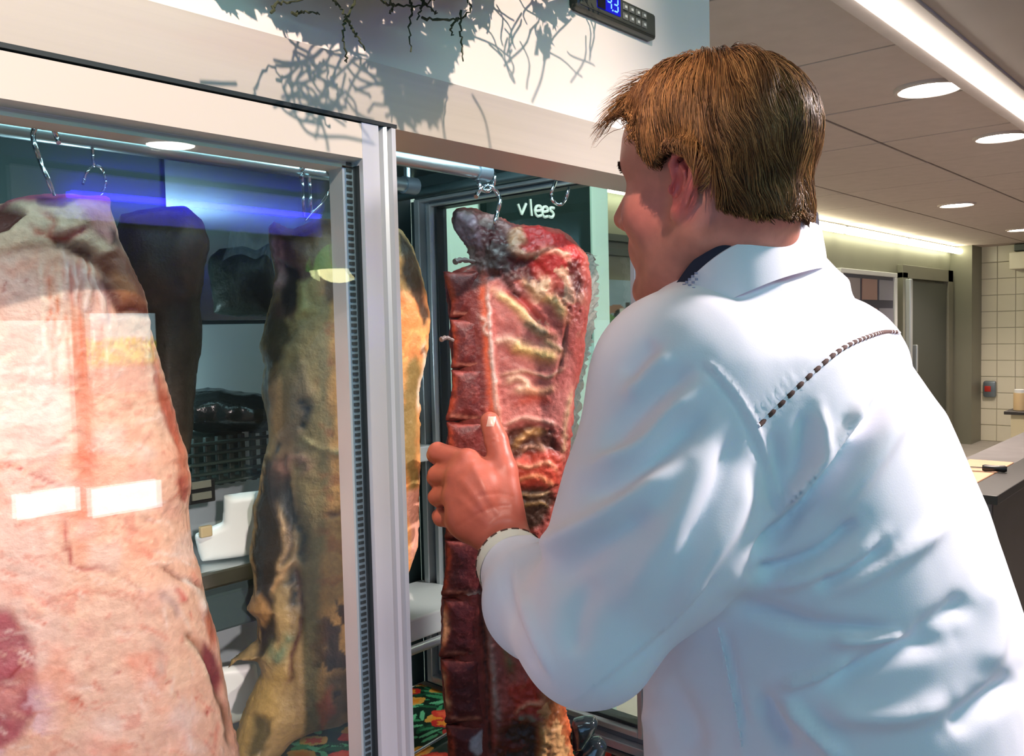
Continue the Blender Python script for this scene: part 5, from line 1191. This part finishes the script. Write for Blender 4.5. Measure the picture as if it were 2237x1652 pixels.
p.line([(1140, 850), (1180, 856), (1215, 846)], 9, (206, 150, 110), 0.7, 3, nz=0.12)
p.line([(1088, 820), (1150, 812), (1200, 822), (1240, 800)], 5, (186, 140, 112), 0.8, 2.5, nz=0.12)
p.line([(1240, 700), (1232, 760), (1224, 800), (1216, 830)], 5, (110, 56, 40), 0.8, -3, nz=0.12)
p.line([(1100, 930), (1140, 915), (1190, 920), (1220, 930)], 5, (206, 160, 140), 0.8, 3, nz=0.12)
# neck end
p.patch([(985, 455), (1080, 470), (1125, 496), (1120, 560), (1090, 600), (1040, 600), (1020, 545), (985, 490)], (92, 62, 62), 0.95, 1, 9)
p.patch([(996, 465), (1030, 462), (1046, 500), (1050, 540), (1020, 530), (996, 500)], (132, 112, 122), 0.9, 4, 8)
p.patch([(1048, 480), (1090, 490), (1118, 520), (1100, 560), (1066, 540)], (66, 18, 20), 0.9, -3, 8)
p.mottle([(985, 455), (1125, 480), (1120, 600), (1000, 600)], (158, 138, 130), 0.8, 0.12, 0.08)
p.mottle([(1040, 480), (1180, 500), (1200, 640), (1040, 620)], (40, 12, 14), 0.85, 0.06, 0.08)
p.line([(1040, 470), (1080, 482), (1110, 505), (1125, 520)], 7, (150, 112, 106), 0.8, 3)
p.line([(1020, 545), (1050, 570), (1060, 600)], 9, (120, 96, 92), 0.7, 3)
p.patch([(1120, 505), (1180, 498), (1232, 515), (1272, 560), (1250, 600), (1200, 560), (1150, 555)], (176, 34, 34), 0.92, 4, 10)
p.patch([(1112, 510), (1136, 500), (1150, 530), (1130, 552), (1112, 540)], (172, 128, 96), 0.85, 3, 7)
p.line([(1112, 545), (1150, 560), (1190, 548), (1230, 556), (1250, 580)], 6, (224, 170, 140), 0.85, 4)
p.line([(1130, 540), (1160, 548), (1200, 540)], 6, (196, 54, 44), 0.8, 1)
p.patch([(1110, 566), (1170, 562), (1200, 600), (1180, 640), (1140, 610), (1115, 590)], (74, 14, 18), 0.92, -6, 8)
p.patch([(1160, 570), (1215, 560), (1230, 590), (1200, 620), (1170, 610)], (166, 40, 38), 0.85, 2, 8)
p.mottle([(1150, 560), (1260, 560), (1270, 720), (1180, 720)], (198, 160, 128), 0.75, 0.10, 0.1)
p.line([(1180, 600), (1196, 620), (1180, 640)], 10, (206, 168, 136), 0.8, 4)
p.patch([(1238, 570), (1262, 566), (1272, 620), (1262, 660), (1240, 610)], (74, 26, 22), 0.9, -3, 6)
p.line([(1060, 610), (1085, 600), (1110, 622), (1128, 645), (1138, 630)], 8, (52, 14, 14), 0.8, -4)
p.rough([(985, 450), (1130, 480), (1290, 560), (1270, 720), (1180, 640), (1040, 610)], 3.2)
p.rough([(1100, 930), (1250, 930), (1220, 1180), (1120, 1180)], 2.6)
p.rough([(1080, 1480), (1260, 1480), (1260, 1740), (1070, 1740)], 3.0)
# spine canal
p.line([(1056, 600), (1060, 680), (1066, 760), (1072, 830), (1080, 900), (1084, 960)], 9, (206, 84, 40), 0.9, -2)
p.line([(1064, 620), (1068, 700), (1074, 780), (1080, 850), (1086, 912)], 5, (206, 178, 166), 0.9, 3.5)
p.line([(1046, 690), (1062, 704), (1056, 720), (1068, 740)], 4, (198, 166, 150), 0.8, 3)
p.line([(1078, 830), (1090, 880), (1095, 930), (1115, 940)], 4, (206, 150, 130), 0.8, 2)
p.line([(1056, 1240), (1064, 1330), (1074, 1420), (1082, 1520), (1092, 1610)], 9, (160, 140, 134), 0.85, 3)
p.line([(1050, 1200), (1052, 1300), (1060, 1420), (1066, 1560), (1076, 1700)], 7, (64, 30, 24), 0.85, -4)
p.line([(1075, 1330), (1084, 1420), (1100, 1500)], 8, (140, 80, 76), 0.7, 1)
p.line([(1090, 1300), (1104, 1400), (1120, 1480)], 12, (112, 104, 68), 0.7, 0)
# shoulder joint and muscles right of the hand
p.patch([(1108, 940), (1150, 925), (1215, 940), (1220, 980), (1160, 1000), (1112, 1010)], (72, 40, 28), 0.92, -5, 9)
p.line([(1120, 980), (1150, 950), (1190, 940)], 7, (198, 152, 98), 0.85, 4)
p.line([(1135, 990), (1160, 975), (1190, 985), (1170, 960)], 5, (176, 130, 104), 0.8, 3)
p.patch([(1115, 1005), (1190, 985), (1228, 1000), (1218, 1060), (1150, 1060), (1120, 1040)], (188, 70, 50), 0.9, 4, 10)
p.line([(1118, 1010), (1150, 1020), (1190, 1010), (1215, 1030)], 5, (226, 160, 124), 0.8, 3)
p.line([(1126, 1050), (1170, 1040), (1210, 1060)], 5, (222, 150, 104), 0.8, 2)
p.patch([(1125, 1070), (1200, 1066), (1222, 1090), (1190, 1150), (1150, 1170), (1130, 1120)], (44, 32, 18), 0.95, -5, 10)
p.line([(1135, 1080), (1170, 1085), (1205, 1075)], 4, (190, 160, 120), 0.8, 3)
p.line([(1140, 1110), (1180, 1100), (1200, 1110)], 4, (160, 130, 84), 0.7, 2)
p.line([(1228, 1000), (1240, 900), (1250, 850)], 6, (190, 160, 120), 0.7, 2)
# lower end
p.patch([(1110, 1500), (1160, 1480), (1200, 1520), (1190, 1560), (1130, 1570)], (176, 54, 36), 0.92, 2, 10)
p.line([(1122, 1560), (1150, 1540), (1182, 1536), (1186, 1510)], 5, (214, 150, 120), 0.85, 4)
p.patch([(1090, 1590), (1150, 1570), (1180, 1590), (1170, 1700), (1080, 1720)], (46, 34, 24), 0.92, -4, 12)
p.patch([(1185, 1500), (1232, 1530), (1250, 1650), (1250, 1740), (1170, 1740), (1178, 1620)], (156, 92, 46), 0.9, 2, 10)
p.mottle([(1160, 1500), (1260, 1520), (1260, 1740), (1150, 1740)], (226, 176, 116), 0.85, 0.10, 0.1)
p.mottle([(1090, 1560), (1200, 1560), (1200, 1740), (1090, 1740)], (96, 28, 20), 0.8, 0.05, 0.1)
p.line([(1226, 1530), (1240, 1590), (1248, 1660)], 8, (206, 96, 50), 0.85, 2)
p.line([(1185, 1580), (1192, 1630), (1176, 1680)], 8, (216, 170, 110), 0.8, 3)
p.line([(1130, 1570), (1155, 1566), (1170, 1580)], 6, (120, 130, 116), 0.8, 2)
quarter = p.done('carcass', M_meat, t, 0.0014)
qm = quarter.data; qv = np.empty(len(qm.vertices) * 3, np.float32); qm.vertices.foreach_get('co', qv)
QB = BVHTree.FromPolygons([Vector(v) for v in qv.reshape(-1, 3).tolist()], p.Q.tolist())
def on_q(px, py, off=0.0):
    h = QB.ray_cast(Vector(CAM), Vector(ray(px, py)).normalized())[0]
    return None if h is None else np.array(h) + off * (CAM - np.array(h)) / np.linalg.norm(CAM - np.array(h))
# vertebrae, each a body of its own with a disc gap between
LB = [(592, 970, 1042), (696, 983, 1046), (806, 986, 1052), (920, 976, 1056), (1045, 974, 1056), (1178, 973, 1050), (1303, 966, 1052), (1436, 962, 1046), (1580, 974, 1058), (1690, 980, 1062)]
for i in range(len(LB) - 1):
    (y0, a0, b0), (y1, a1, b1) = LB[i], LB[i + 1]; ym = (y0 + y1) / 2; wv = 6
    pol = [(a0 - 2, y0 + 1), ((a0 + b0) / 2, y0 + 3), (b0 + 5, y0), (b0 + 3, y0 + 20), ((b0 + b1) / 2 + 1, ym), (b1 + 3, y1 - 20), (b1 + 5, y1 - 1), ((a1 + b1) / 2, y1 - 3), (a1 - 2, y1), (a1 + 2, y1 - 24), ((a0 + a1) / 2 + 4, ym), (a0 + 2, y0 + 24)]
    pol = [tuple(q) for q in spline(pol + [pol[0]], 3)[:-1]]
    c = on_q((a0 + b1) / 2, ym)
    if c is None: continue
    v_, q_, _ = slab(pol, c[1] + 0.002, 0.012, 0.026, 0.0022, tb=0.012, amp=0.003, ns=45, seed=30 + i, warp=1.5)
    pv = Paint(v_, q_, (92, 32, 34) if i > 4 else (104, 36, 32), 0.30, 80, 3, 16, 40 + i)
    pv.line([(a0 + 6, y0 + 10), ((a0 + a1) / 2 + 10, ym), (a1 + 6, y1 - 10)], 7, (186, 74, 48), 0.75, 0.6)
    pv.line([(a1 + 6, y1 - 10), ((a1 + b1) / 2, y1 - 9), (b1 - 6, y1 - 8)], 4, (200, 130, 110), 0.75, 0.6)
    pv.line([(a0 + 6, y0 + 8), ((a0 + b0) / 2, y0 + 10), (b0 - 6, y0 + 8)], 4, (176, 86, 76), 0.6, 0.4)
    pv.mottle([(a0 - 20, y0), (b0 + 20, y0), (b1 + 20, y1), (a1 - 20, y1)], (70, 22, 26), 0.6, 0.04, 0.15)
    pv.mottle([(a0 - 20, y0), (b0 + 20, y0), (b1 + 20, y1), (a1 - 20, y1)], (150, 80, 74), 0.35, 0.25, 0.15, True)
    if i in (6, 7): pv.line([(a0 + 4, ym - 40), (a0 + 8, ym), (a1 + 6, ym + 40)], 6, (226, 172, 130), 0.85, 0.6)
    if i == 8: pv.patch([(1030, 1612), (1054, 1600), (1060, 1640), (1040, 1652), (1028, 1640)], (176, 180, 196), 0.9, 0.6, 5)
    if i == 5: pv.line([(1020, 1300), (1052, 1296)], 6, (200, 196, 190), 0.8, 1)
    pv.done('vertebra', M_meat, t, 0.0006)
# pale crinkled rim of fat and film along the right edge
rim = [(1282, 556), (1291, 590), (1292, 640), (1288, 690), (1280, 740), (1268, 790), (1258, 850), (1250, 930), (1243, 1000), (1236, 1050), (1226, 1100)]
M_rim = mat('white crinkled fat film', (0.92, 0.92, 0.90), 0.22, spec=0.7, bump=0.4, bscale=90)
_nt = M_rim.node_tree; _tr = _nt.nodes.new('ShaderNodeBsdfTranslucent'); _tr.inputs[0].default_value = (0.95, 0.95, 0.93, 1); _mx = _nt.nodes.new('ShaderNodeMixShader'); _mx.inputs[0].default_value = 0.6
_nt.links.new(_nt.nodes['Principled BSDF'].outputs[0], _mx.inputs[1]); _nt.links.new(_tr.outputs[0], _mx.inputs[2]); _nt.links.new(_mx.outputs[0], _nt.nodes['Material Output'].inputs[0])
rv = []; rp = spline(rim, 9)
for i, (a, b) in enumerate(rp):
    base = onX(a + 3, b, 1.138) if onY(a, b, YC)[0] > 1.138 else onY(a + 3, b, YC - 0.004); wv = 0.0085 + 0.0045 * math.sin(i * 1.9) * math.sin(i * 0.7 + 1)
    for k in range(7):
        s_ = k / 6 - 0.5; q = base + RH * (wv * s_ * 2 + 0.002 * math.sin(i * 2.3 + k * 2)) + FH * (0.010 * s_ + 0.005 * math.sin(i * 1.3 + k * 1.7)) + ZU * (0.002 * math.sin(k * 3 + i))
        rv.append(q)
MB().add(rv, [(i * 7 + k, i * 7 + k + 1, i * 7 + k + 8, i * 7 + k + 7) for i in range(len(rp) - 1) for k in range(6)]).build('fat_rim', M_rim, t)
# scraps sticking out on the left
for pts, w_ in (([(993, 572), (1010, 568), (1036, 572)], 0.0042), ([(963, 742), (975, 738), (990, 744)], 0.0035), ([(1270, 552), (1290, 556), (1300, 568)], 0.0022)):
    q = [onY(a, b, YC - 0.005) for a, b in spline(pts, 5)]; MB().tube(q, np.linspace(w_, w_ * 0.7, len(q)) * (1 + 0.25 * np.sin(np.arange(len(q)) * 2.2)), 8).build('meat_scrap', mat('grey brown meat scrap', (0.16, 0.12, 0.11), 0.5), t, True)

# ------------------------------------------------------------------ meat hooks
def hook(label, paths, Yh, r=0.0024):
    P0 = paths[0][0]; o = thing('meat_hook', label, 'hook', onY(P0[0], P0[1], Yh), 'steel hooks on the cabinet rails')
    for i, (pts) in enumerate(paths):
        q = [onY(a, b, Yh + 0.003 * math.sin(j * 0.6)) for j, (a, b) in enumerate(spline(pts, 7))]
        rr = np.full(len(q), r); rr[-3:] *= [0.9, 0.75, 0.5]
        MB().tube(q, rr, 10).build('upper_hook' if i == 0 else 'lower_hook' if i == 1 else 'rod', M_chrome, o, True)
    return o
hook('steel double hook carrying the large pale beef side at the left', [[(62, 190), (70, 176), (80, 190), (76, 235), (80, 265), (93, 279), (107, 272), (116, 258), (123, 240)], [(128, 312), (118, 285), (104, 271), (88, 268), (76, 280), (72, 300), (82, 335), (100, 380), (119, 428)]], YF, 0.0023)
hook('thin steel hook on a long rod, second from the left', [[(196, 220), (202, 214), (206, 224), (201, 258), (202, 300), (203, 345), (206, 364)], [(181, 402), (190, 376), (206, 362), (222, 368), (231, 395), (228, 412), (216, 436)]], YR, 0.0016)
hook('steel hook with a wide loop above the olive and orange beef side', [[(678, 330), (671, 338), (675, 354), (690, 362), (702, 352), (708, 336), (700, 326)], [(657, 388), (662, 368), (680, 358), (702, 362), (719, 375), (726, 395), (720, 415), (700, 446), (667, 482)], [(660, 384), (662, 430), (665, 474)], [(676, 386), (678, 430), (680, 474)]], 0.99, 0.0024)
hook('small steel hook half hidden beside the glass door edge', [[(768, 335), (762, 350), (756, 380), (752, 415)], [(738, 456), (744, 442), (760, 430), (772, 428)]], YR, 0.0020)
hook('steel double hook carrying the forequarter with bared backbone', [[(1050, 352), (1062, 330), (1068, 345), (1060, 362), (1049, 378), (1045, 396), (1052, 412), (1066, 417), (1077, 404), (1082, 378)], [(1040, 430), (1049, 413), (1066, 404), (1084, 418), (1092, 440), (1085, 468), (1080, 490)]], YF, 0.0032)
xr = onY(1219, 383, 0.80)
hook('empty steel hook in front of the blackboard', [[(1222, 340), (1232, 333), (1236, 345), (1219, 383), (1208, 410), (1204, 428), (1212, 443), (1226, 446), (1237, 432), (1243, 408)]], 0.80, 0.0026)
for nme in ('cross_rail',):
    o = bpy.data.objects[nme]; o.location.x += float(xr[0] - 1.02)

# ------------------------------------------------------------------ things at the back of the cabinet
V, Q, _ = slab([(380, 862), (430, 850), (480, 846), (540, 856), (620, 868), (640, 930), (560, 945), (400, 940)], 1.20, 0.05, 0.03, 0.004, amp=0.012, ns=26, seed=51)
t = thing('wrapped_package', 'black plastic wrapped package on the dark crate at the back', 'package', onY(500, 940, 1.2))
new_obj('wrap', V, Q, mat('black plastic film', (0.012, 0.016, 0.016), 0.16, bump=0.6, bscale=45), t, True)
c0 = onY(415, 1075, 1.17); c1 = onY(610, 940, 1.17)
t = thing('crate', 'dark slatted plastic crate at the back behind the beef', 'crate', (c0[0], 1.2, c0[2]))
M_crate = mat('dark green crate plastic', (0.018, 0.03, 0.026), 0.45)
x0, x1, z0, z1 = c0[0], c1[0], c0[2], c1[2]; n_s = 5
MB().box((x0, 1.19, z0), (x1, 1.28, z0 + 0.012), 0.002).box((x0, 1.275, z0), (x1, 1.285, z1), 0.002).build('body', M_crate, t)
for k in range(n_s):
    z = z0 + (z1 - z0) * k / n_s; MB().box((x0, 1.17, z + 0.004), (x1, 1.182, z + (z1 - z0) / n_s - 0.006), 0.002).build('slat', M_crate, t)
for k in range(9):
    x = x0 + (x1 - x0) * k / 8; MB().box((x - 0.004, 1.182, z0), (x + 0.004, 1.19, z1), 0.001).build('upright', M_crate, t)
c2 = onY(413, 1105, 1.14); c3 = onY(470, 1045, 1.14)
t = thing('price_tag_holder', 'small black holder with two pale strips beside the crate', 'holder', c2)
MB().box((c2[0], 1.14, c2[2]), (c3[0], 1.15, c3[2]), 0.002).build('frame', M_black, t)
for k in range(2): MB().box((c2[0] + 0.004, 1.137, c2[2] + 0.006 + 0.016 * k), (c3[0] - 0.008, 1.1395, c2[2] + 0.016 + 0.016 * k)).build('strip', mat('grey strip', (0.16, 0.16, 0.13), 0.5), t)
V, Q, _ = slab([(424, 1168), (440, 1160), (486, 1140), (488, 1082), (505, 1079), (600, 1068), (610, 1204), (500, 1220), (440, 1228), (432, 1205)], 1.14, 0.012, 0.012, 0.0025, amp=0.0003, seed=61, warp=0.3)
t = thing('white_plastic_tray', 'notched white plastic tray on the steel ledge', 'tray', onY(500, 1245, 1.14))
new_obj('tray', V, Q, M_white, t, True)
k_ = onY(449, 1158, 1.135); MB().box(k_ - [0.009, 0.004, 0.010], k_ + [0.009, 0.004, 0.006], 0.002).build('tag', mat('tan tag', (0.55, 0.42, 0.24), 0.6), t)
l0 = onY(450, 1252, 1.10); l1 = onY(460, 1290, 1.10); l2 = onY(475, 1395, 1.10)
MB().box((-0.3, 1.10, l1[2]), (0.80, 1.30, l0[2]), 0.004).build('steel_ledge', M_steel, cab)
MB().box((-0.3, 1.12, l2[2]), (0.80, 1.30, l1[2] - 0.003), 0.004).build('steel_ledge', M_liner, cab)
b0 = onY(480, 1560, 1.2); b1 = onY(580, 1452, 1.2)
V, Q, _ = slab([(440, 1462), (560, 1448), (575, 1560), (455, 1600)], 1.2, 0.01, 0.012, 0.004, amp=0.0003, warp=0.3)
t = thing('white_plastic_board', 'white plastic board low at the back of the cabinet', 'board', b0); new_obj('board', V, Q, M_white, t, True)
# wrapped glossy cuts on the floral mat
M_gloss = mat('dark vacuum wrap', (0.02, 0.03, 0.035), 0.12, bump=0.25, bscale=40, coat=0.5)
for lb, pol, Yg in (('glossy dark wrapped package lying behind the forequarter\'s foot', [(1247, 1588), (1252, 1572), (1275, 1566), (1300, 1566), (1308, 1580), (1298, 1604), (1275, 1640), (1252, 1640)], 0.795), ('glossy dark wrapped package nearest the cabinet\'s open front', [(1250, 1655), (1268, 1630), (1290, 1612), (1312, 1610), (1326, 1626), (1324, 1645), (1315, 1662), (1262, 1664)], 0.79)):
    V, Q, _ = slab(pol, Yg, 0.020, 0.018, 0.0025, amp=0.006, ns=30, seed=len(lb), warp=1)
    t = thing('wrapped_package', lb, 'package', V[V[:, 2].argmin()]); new_obj('wrap', V, Q, M_gloss, t, True)

# ------------------------------------------------------------------ floral mat on the cabinet floor
n_x, n_y = 460, 250
u, v = np.meshgrid(np.linspace(0.0, X1 - 0.02, n_x), np.linspace(0.700, 1.290, n_y), indexing='ij'); c = np.empty(u.shape + (3,)); c[:] = lin((14, 42, 30)); rr_ = np.random.RandomState(5)
def ell_mask(cx_, cy_, a, b, th): dx, dy = u - cx_, v - cy_; p1 = dx * math.cos(th) + dy * math.sin(th); p2 = -dx * math.sin(th) + dy * math.cos(th); return (p1 / a) ** 2 + (p2 / b) ** 2
for k in range(900):
    cx_, cy_, th = rr_.uniform(0.2, X1), rr_.uniform(0.66, 1.3), rr_.uniform(0, 6.3); m = ell_mask(cx_, cy_, rr_.uniform(0.014, 0.028), rr_.uniform(0.004, 0.008), th) < 1
    c[m] = lin(((30, 96, 62), (60, 150, 100), (100, 190, 140), (22, 74, 50))[k % 4])
for k in range(170):
    cx_, cy_, th = rr_.uniform(0.2, X1), rr_.uniform(0.66, 1.3), rr_.uniform(-0.4, 0.4) - 0.7; e = ell_mask(cx_, cy_, 0.026, 0.017, th) + 0.15 * np.sin(6 * np.arctan2(v - cy_, u - cx_))
    c[e < 1] = lin(((214, 160, 70), (206, 58, 44), (196, 44, 40), (222, 178, 96))[k % 4]); c[(e < 0.35)] = lin(((226, 140, 40), (226, 90, 60))[k % 2])
q = np.arange(n_x * n_y).reshape(n_x, n_y)
zz = np.full(u.shape, 0.799) + 0.0006 * np.sin(u * 60) * np.sin(v * 50)
o = new_obj('floral_mat', np.stack([u, v, zz], -1).reshape(-1, 3), np.stack([q[:-1, :-1], q[1:, :-1], q[1:, 1:], q[:-1, 1:]], -1).reshape(-1, 4), mat('printed floral oilcloth', (1, 1, 1), 0.4, vcol=True), None, True, c.reshape(-1, 3))
tag(o, 'dark green oilcloth with orange and red flowers on the cabinet floor', 'tablecloth')
a, b = onZ(895, 1652, 0.8045), onZ(985, 1598, 0.8045)
o = MB().tube([a + (a - b) * 0.6, a, b, b + (b - a) * 0.9], 0.0026, 8).build('steel_rod', M_chrome, None, True); tag(o, 'thin steel rod lying across the floral oilcloth', 'rod')

# ------------------------------------------------------------------ bunch of dry twigs hung above the header; its shadow falls on the cream steel
t = thing('twig_bunch', 'bunch of dry dark twigs dangling over the top edge of the header', 'decoration', (0.55, 0.50, 2.05))
M_twig = mat('dark twig bark', (0.035, 0.045, 0.018), 0.8)
YT = 0.585
for pts in ([(790, -40), (777, 0), (758, 37), (752, 54), (750, 88), (757, 123), (755, 136)], [(715, -30), (729, 0), (746, 19), (755, 40)], [(760, 44), (770, 64), (781, 81), (798, 108)], [(890, -40), (896, 0), (900, 23), (894, 58), (898, 112)], [(935, -40), (927, 0), (919, 19), (913, 42)], [(923, 40), (969, 43), (1008, 40), (1029, 17), (1021, 0), (1010, -40)], [(1007, 23), (1006, 65), (1009, 100), (1011, 135)], [(595, 28), (603, 8), (640, 4), (690, -10)], [(812, -30), (836, 4), (880, 12), (930, 10), (960, -20)], [(640, 30), (668, 26), (700, 30)], [(845, -10), (858, 16), (850, 30)], [(1000, 40), (985, 60), (990, 78)], [(905, -15), (940, 18), (955, 30)]):
    q = [onY(a, b, YT + 0.006 * math.sin(a * 0.05 + i * 0.2)) for i, (a, b) in enumerate(spline(pts, 6))]
    q = [p_ + np.array([math.sin(i * 2.1 + pts[0][0]), 0.6 * math.cos(i * 1.7), math.sin(i * 2.9 + pts[1][0])]) * 0.0011 for i, p_ in enumerate(q)]; MB().tube(q, np.linspace(0.0012, 0.0006, len(q)) * (1 + 0.25 * np.sin(np.arange(len(q)) * 1.9)), 6).build('twig', M_twig, t, True)
LS = np.array(SPOT_HEADER); rr_ = np.random.RandomState(11)
def lift(px, py, extra=0.0):
    S = onY(px, py, 0.645); tt = 0.03
    while tt < 0.4:
        q = S + (LS - S) * tt
        if proj(q)[1] < -25: break
        tt += 0.004
    return S + (LS - S) * (tt + extra)
mb = MB()
polys = [[(560, 0), (700, 0), (860, 0), (1070, 0), (1075, 45), (1040, 70), (1000, 120), (975, 180), (960, 250), (930, 265), (880, 262), (850, 220), (830, 150), (800, 110), (740, 95), (690, 100), (640, 70), (600, 60)], [(1150, 0), (1290, 0), (1260, 30), (1210, 60), (1190, 130), (1165, 130), (1180, 60)], [(470, 0), (560, 0), (575, 30), (500, 25)]]
for pol, N in zip(polys, (1500, 170, 60)):
    P = np.array(pol, float); k = 0
    while k < N:
        x, y = rr_.uniform(P[:, 0].min(), P[:, 0].max()), rr_.uniform(P[:, 1].min() - 60, P[:, 1].max())
        if sd_poly(np.array([x]), np.array([max(y, 1)]), P)[0] > 0: continue
        k += 1; c_ = lift(x, y, rr_.uniform(0, 0.03)); n_ = rr_.normal(size=3); n_[1] -= 1.6; n_ /= np.linalg.norm(n_); a_ = np.cross(n_, rr_.normal(size=3)); a_ /= np.linalg.norm(a_); b_ = np.cross(n_, a_)
        l, w_ = rr_.uniform(0.006, 0.013), rr_.uniform(0.003, 0.006)
        mb.add([c_ - a_ * l, c_ - b_ * w_ + n_ * 0.0008, c_ + a_ * l, c_ + b_ * w_ + n_ * 0.0008, c_ + n_ * 0.001], [(0, 1, 4), (1, 2, 4), (2, 3, 4), (3, 0, 4)])
tag(mb.build('dry_leaves', mat('dry leaf', (0.05, 0.07, 0.025), 0.8), t), kind='stuff')
mb = MB()
for k in range(70):
    x, y = rr_.uniform(640, 900), rr_.uniform(90, 250); th = rr_.uniform(-0.5, 1.0) if k % 3 else rr_.uniform(1.6, 2.6); L_ = rr_.uniform(40, 120); ph = rr_.uniform(0, 6)
    pts = [(x + L_ * s * math.cos(th) + 9 * math.sin(ph + 5 * s), y + L_ * s * math.sin(th) + 9 * math.cos(ph + 4 * s)) for s in np.linspace(-0.5, 0.5, 7)]
    mb.tube([lift(a, b, 0.01) for a, b in pts], 0.0011, 5)
for k in range(26):
    x, y = rr_.uniform(1060, 1300), rr_.uniform(20, 170); th = rr_.uniform(0.2, 2.2); L_ = rr_.uniform(40, 120); ph = rr_.uniform(0, 6)
    mb.tube([lift(x + L_ * s * math.cos(th) + 8 * math.sin(ph + 5 * s), y + L_ * s * math.sin(th), 0.01) for s in np.linspace(-0.5, 0.5, 7)], 0.0011, 5)
for pts in ([(640, 120), (660, 150), (650, 180), (700, 215), (760, 225)], [(620, 180), (660, 260), (690, 285), (760, 290), (820, 305)], [(440, 165), (490, 170), (520, 172)], [(690, 210), (715, 290), (720, 320)], [(940, 215), (965, 250), (985, 330)], [(1030, 215), (1060, 260), (1080, 330), (1085, 345)], [(1190, 130), (1180, 180), (1160, 230)]):
    mb.tube([lift(a, b, 0.01) for a, b in spline(pts, 5)], 0.0013, 5)
tag(mb.build('fine_twigs', M_twig, t, True), kind='stuff')
MB().tube([(0.3, 0.56, 2.312), (0.45, 0.52, 2.2), (0.6, 0.5, 2.1), (0.75, 0.52, 2.2), (0.9, 0.56, 2.312)], 0.008, 8).tube([(0.3, 0.56, 2.312), (0.3, 0.70, 2.312)], 0.006, 8).tube([(0.9, 0.56, 2.312), (0.9, 0.70, 2.312)], 0.006, 8).build('branch', M_twig, t, True)
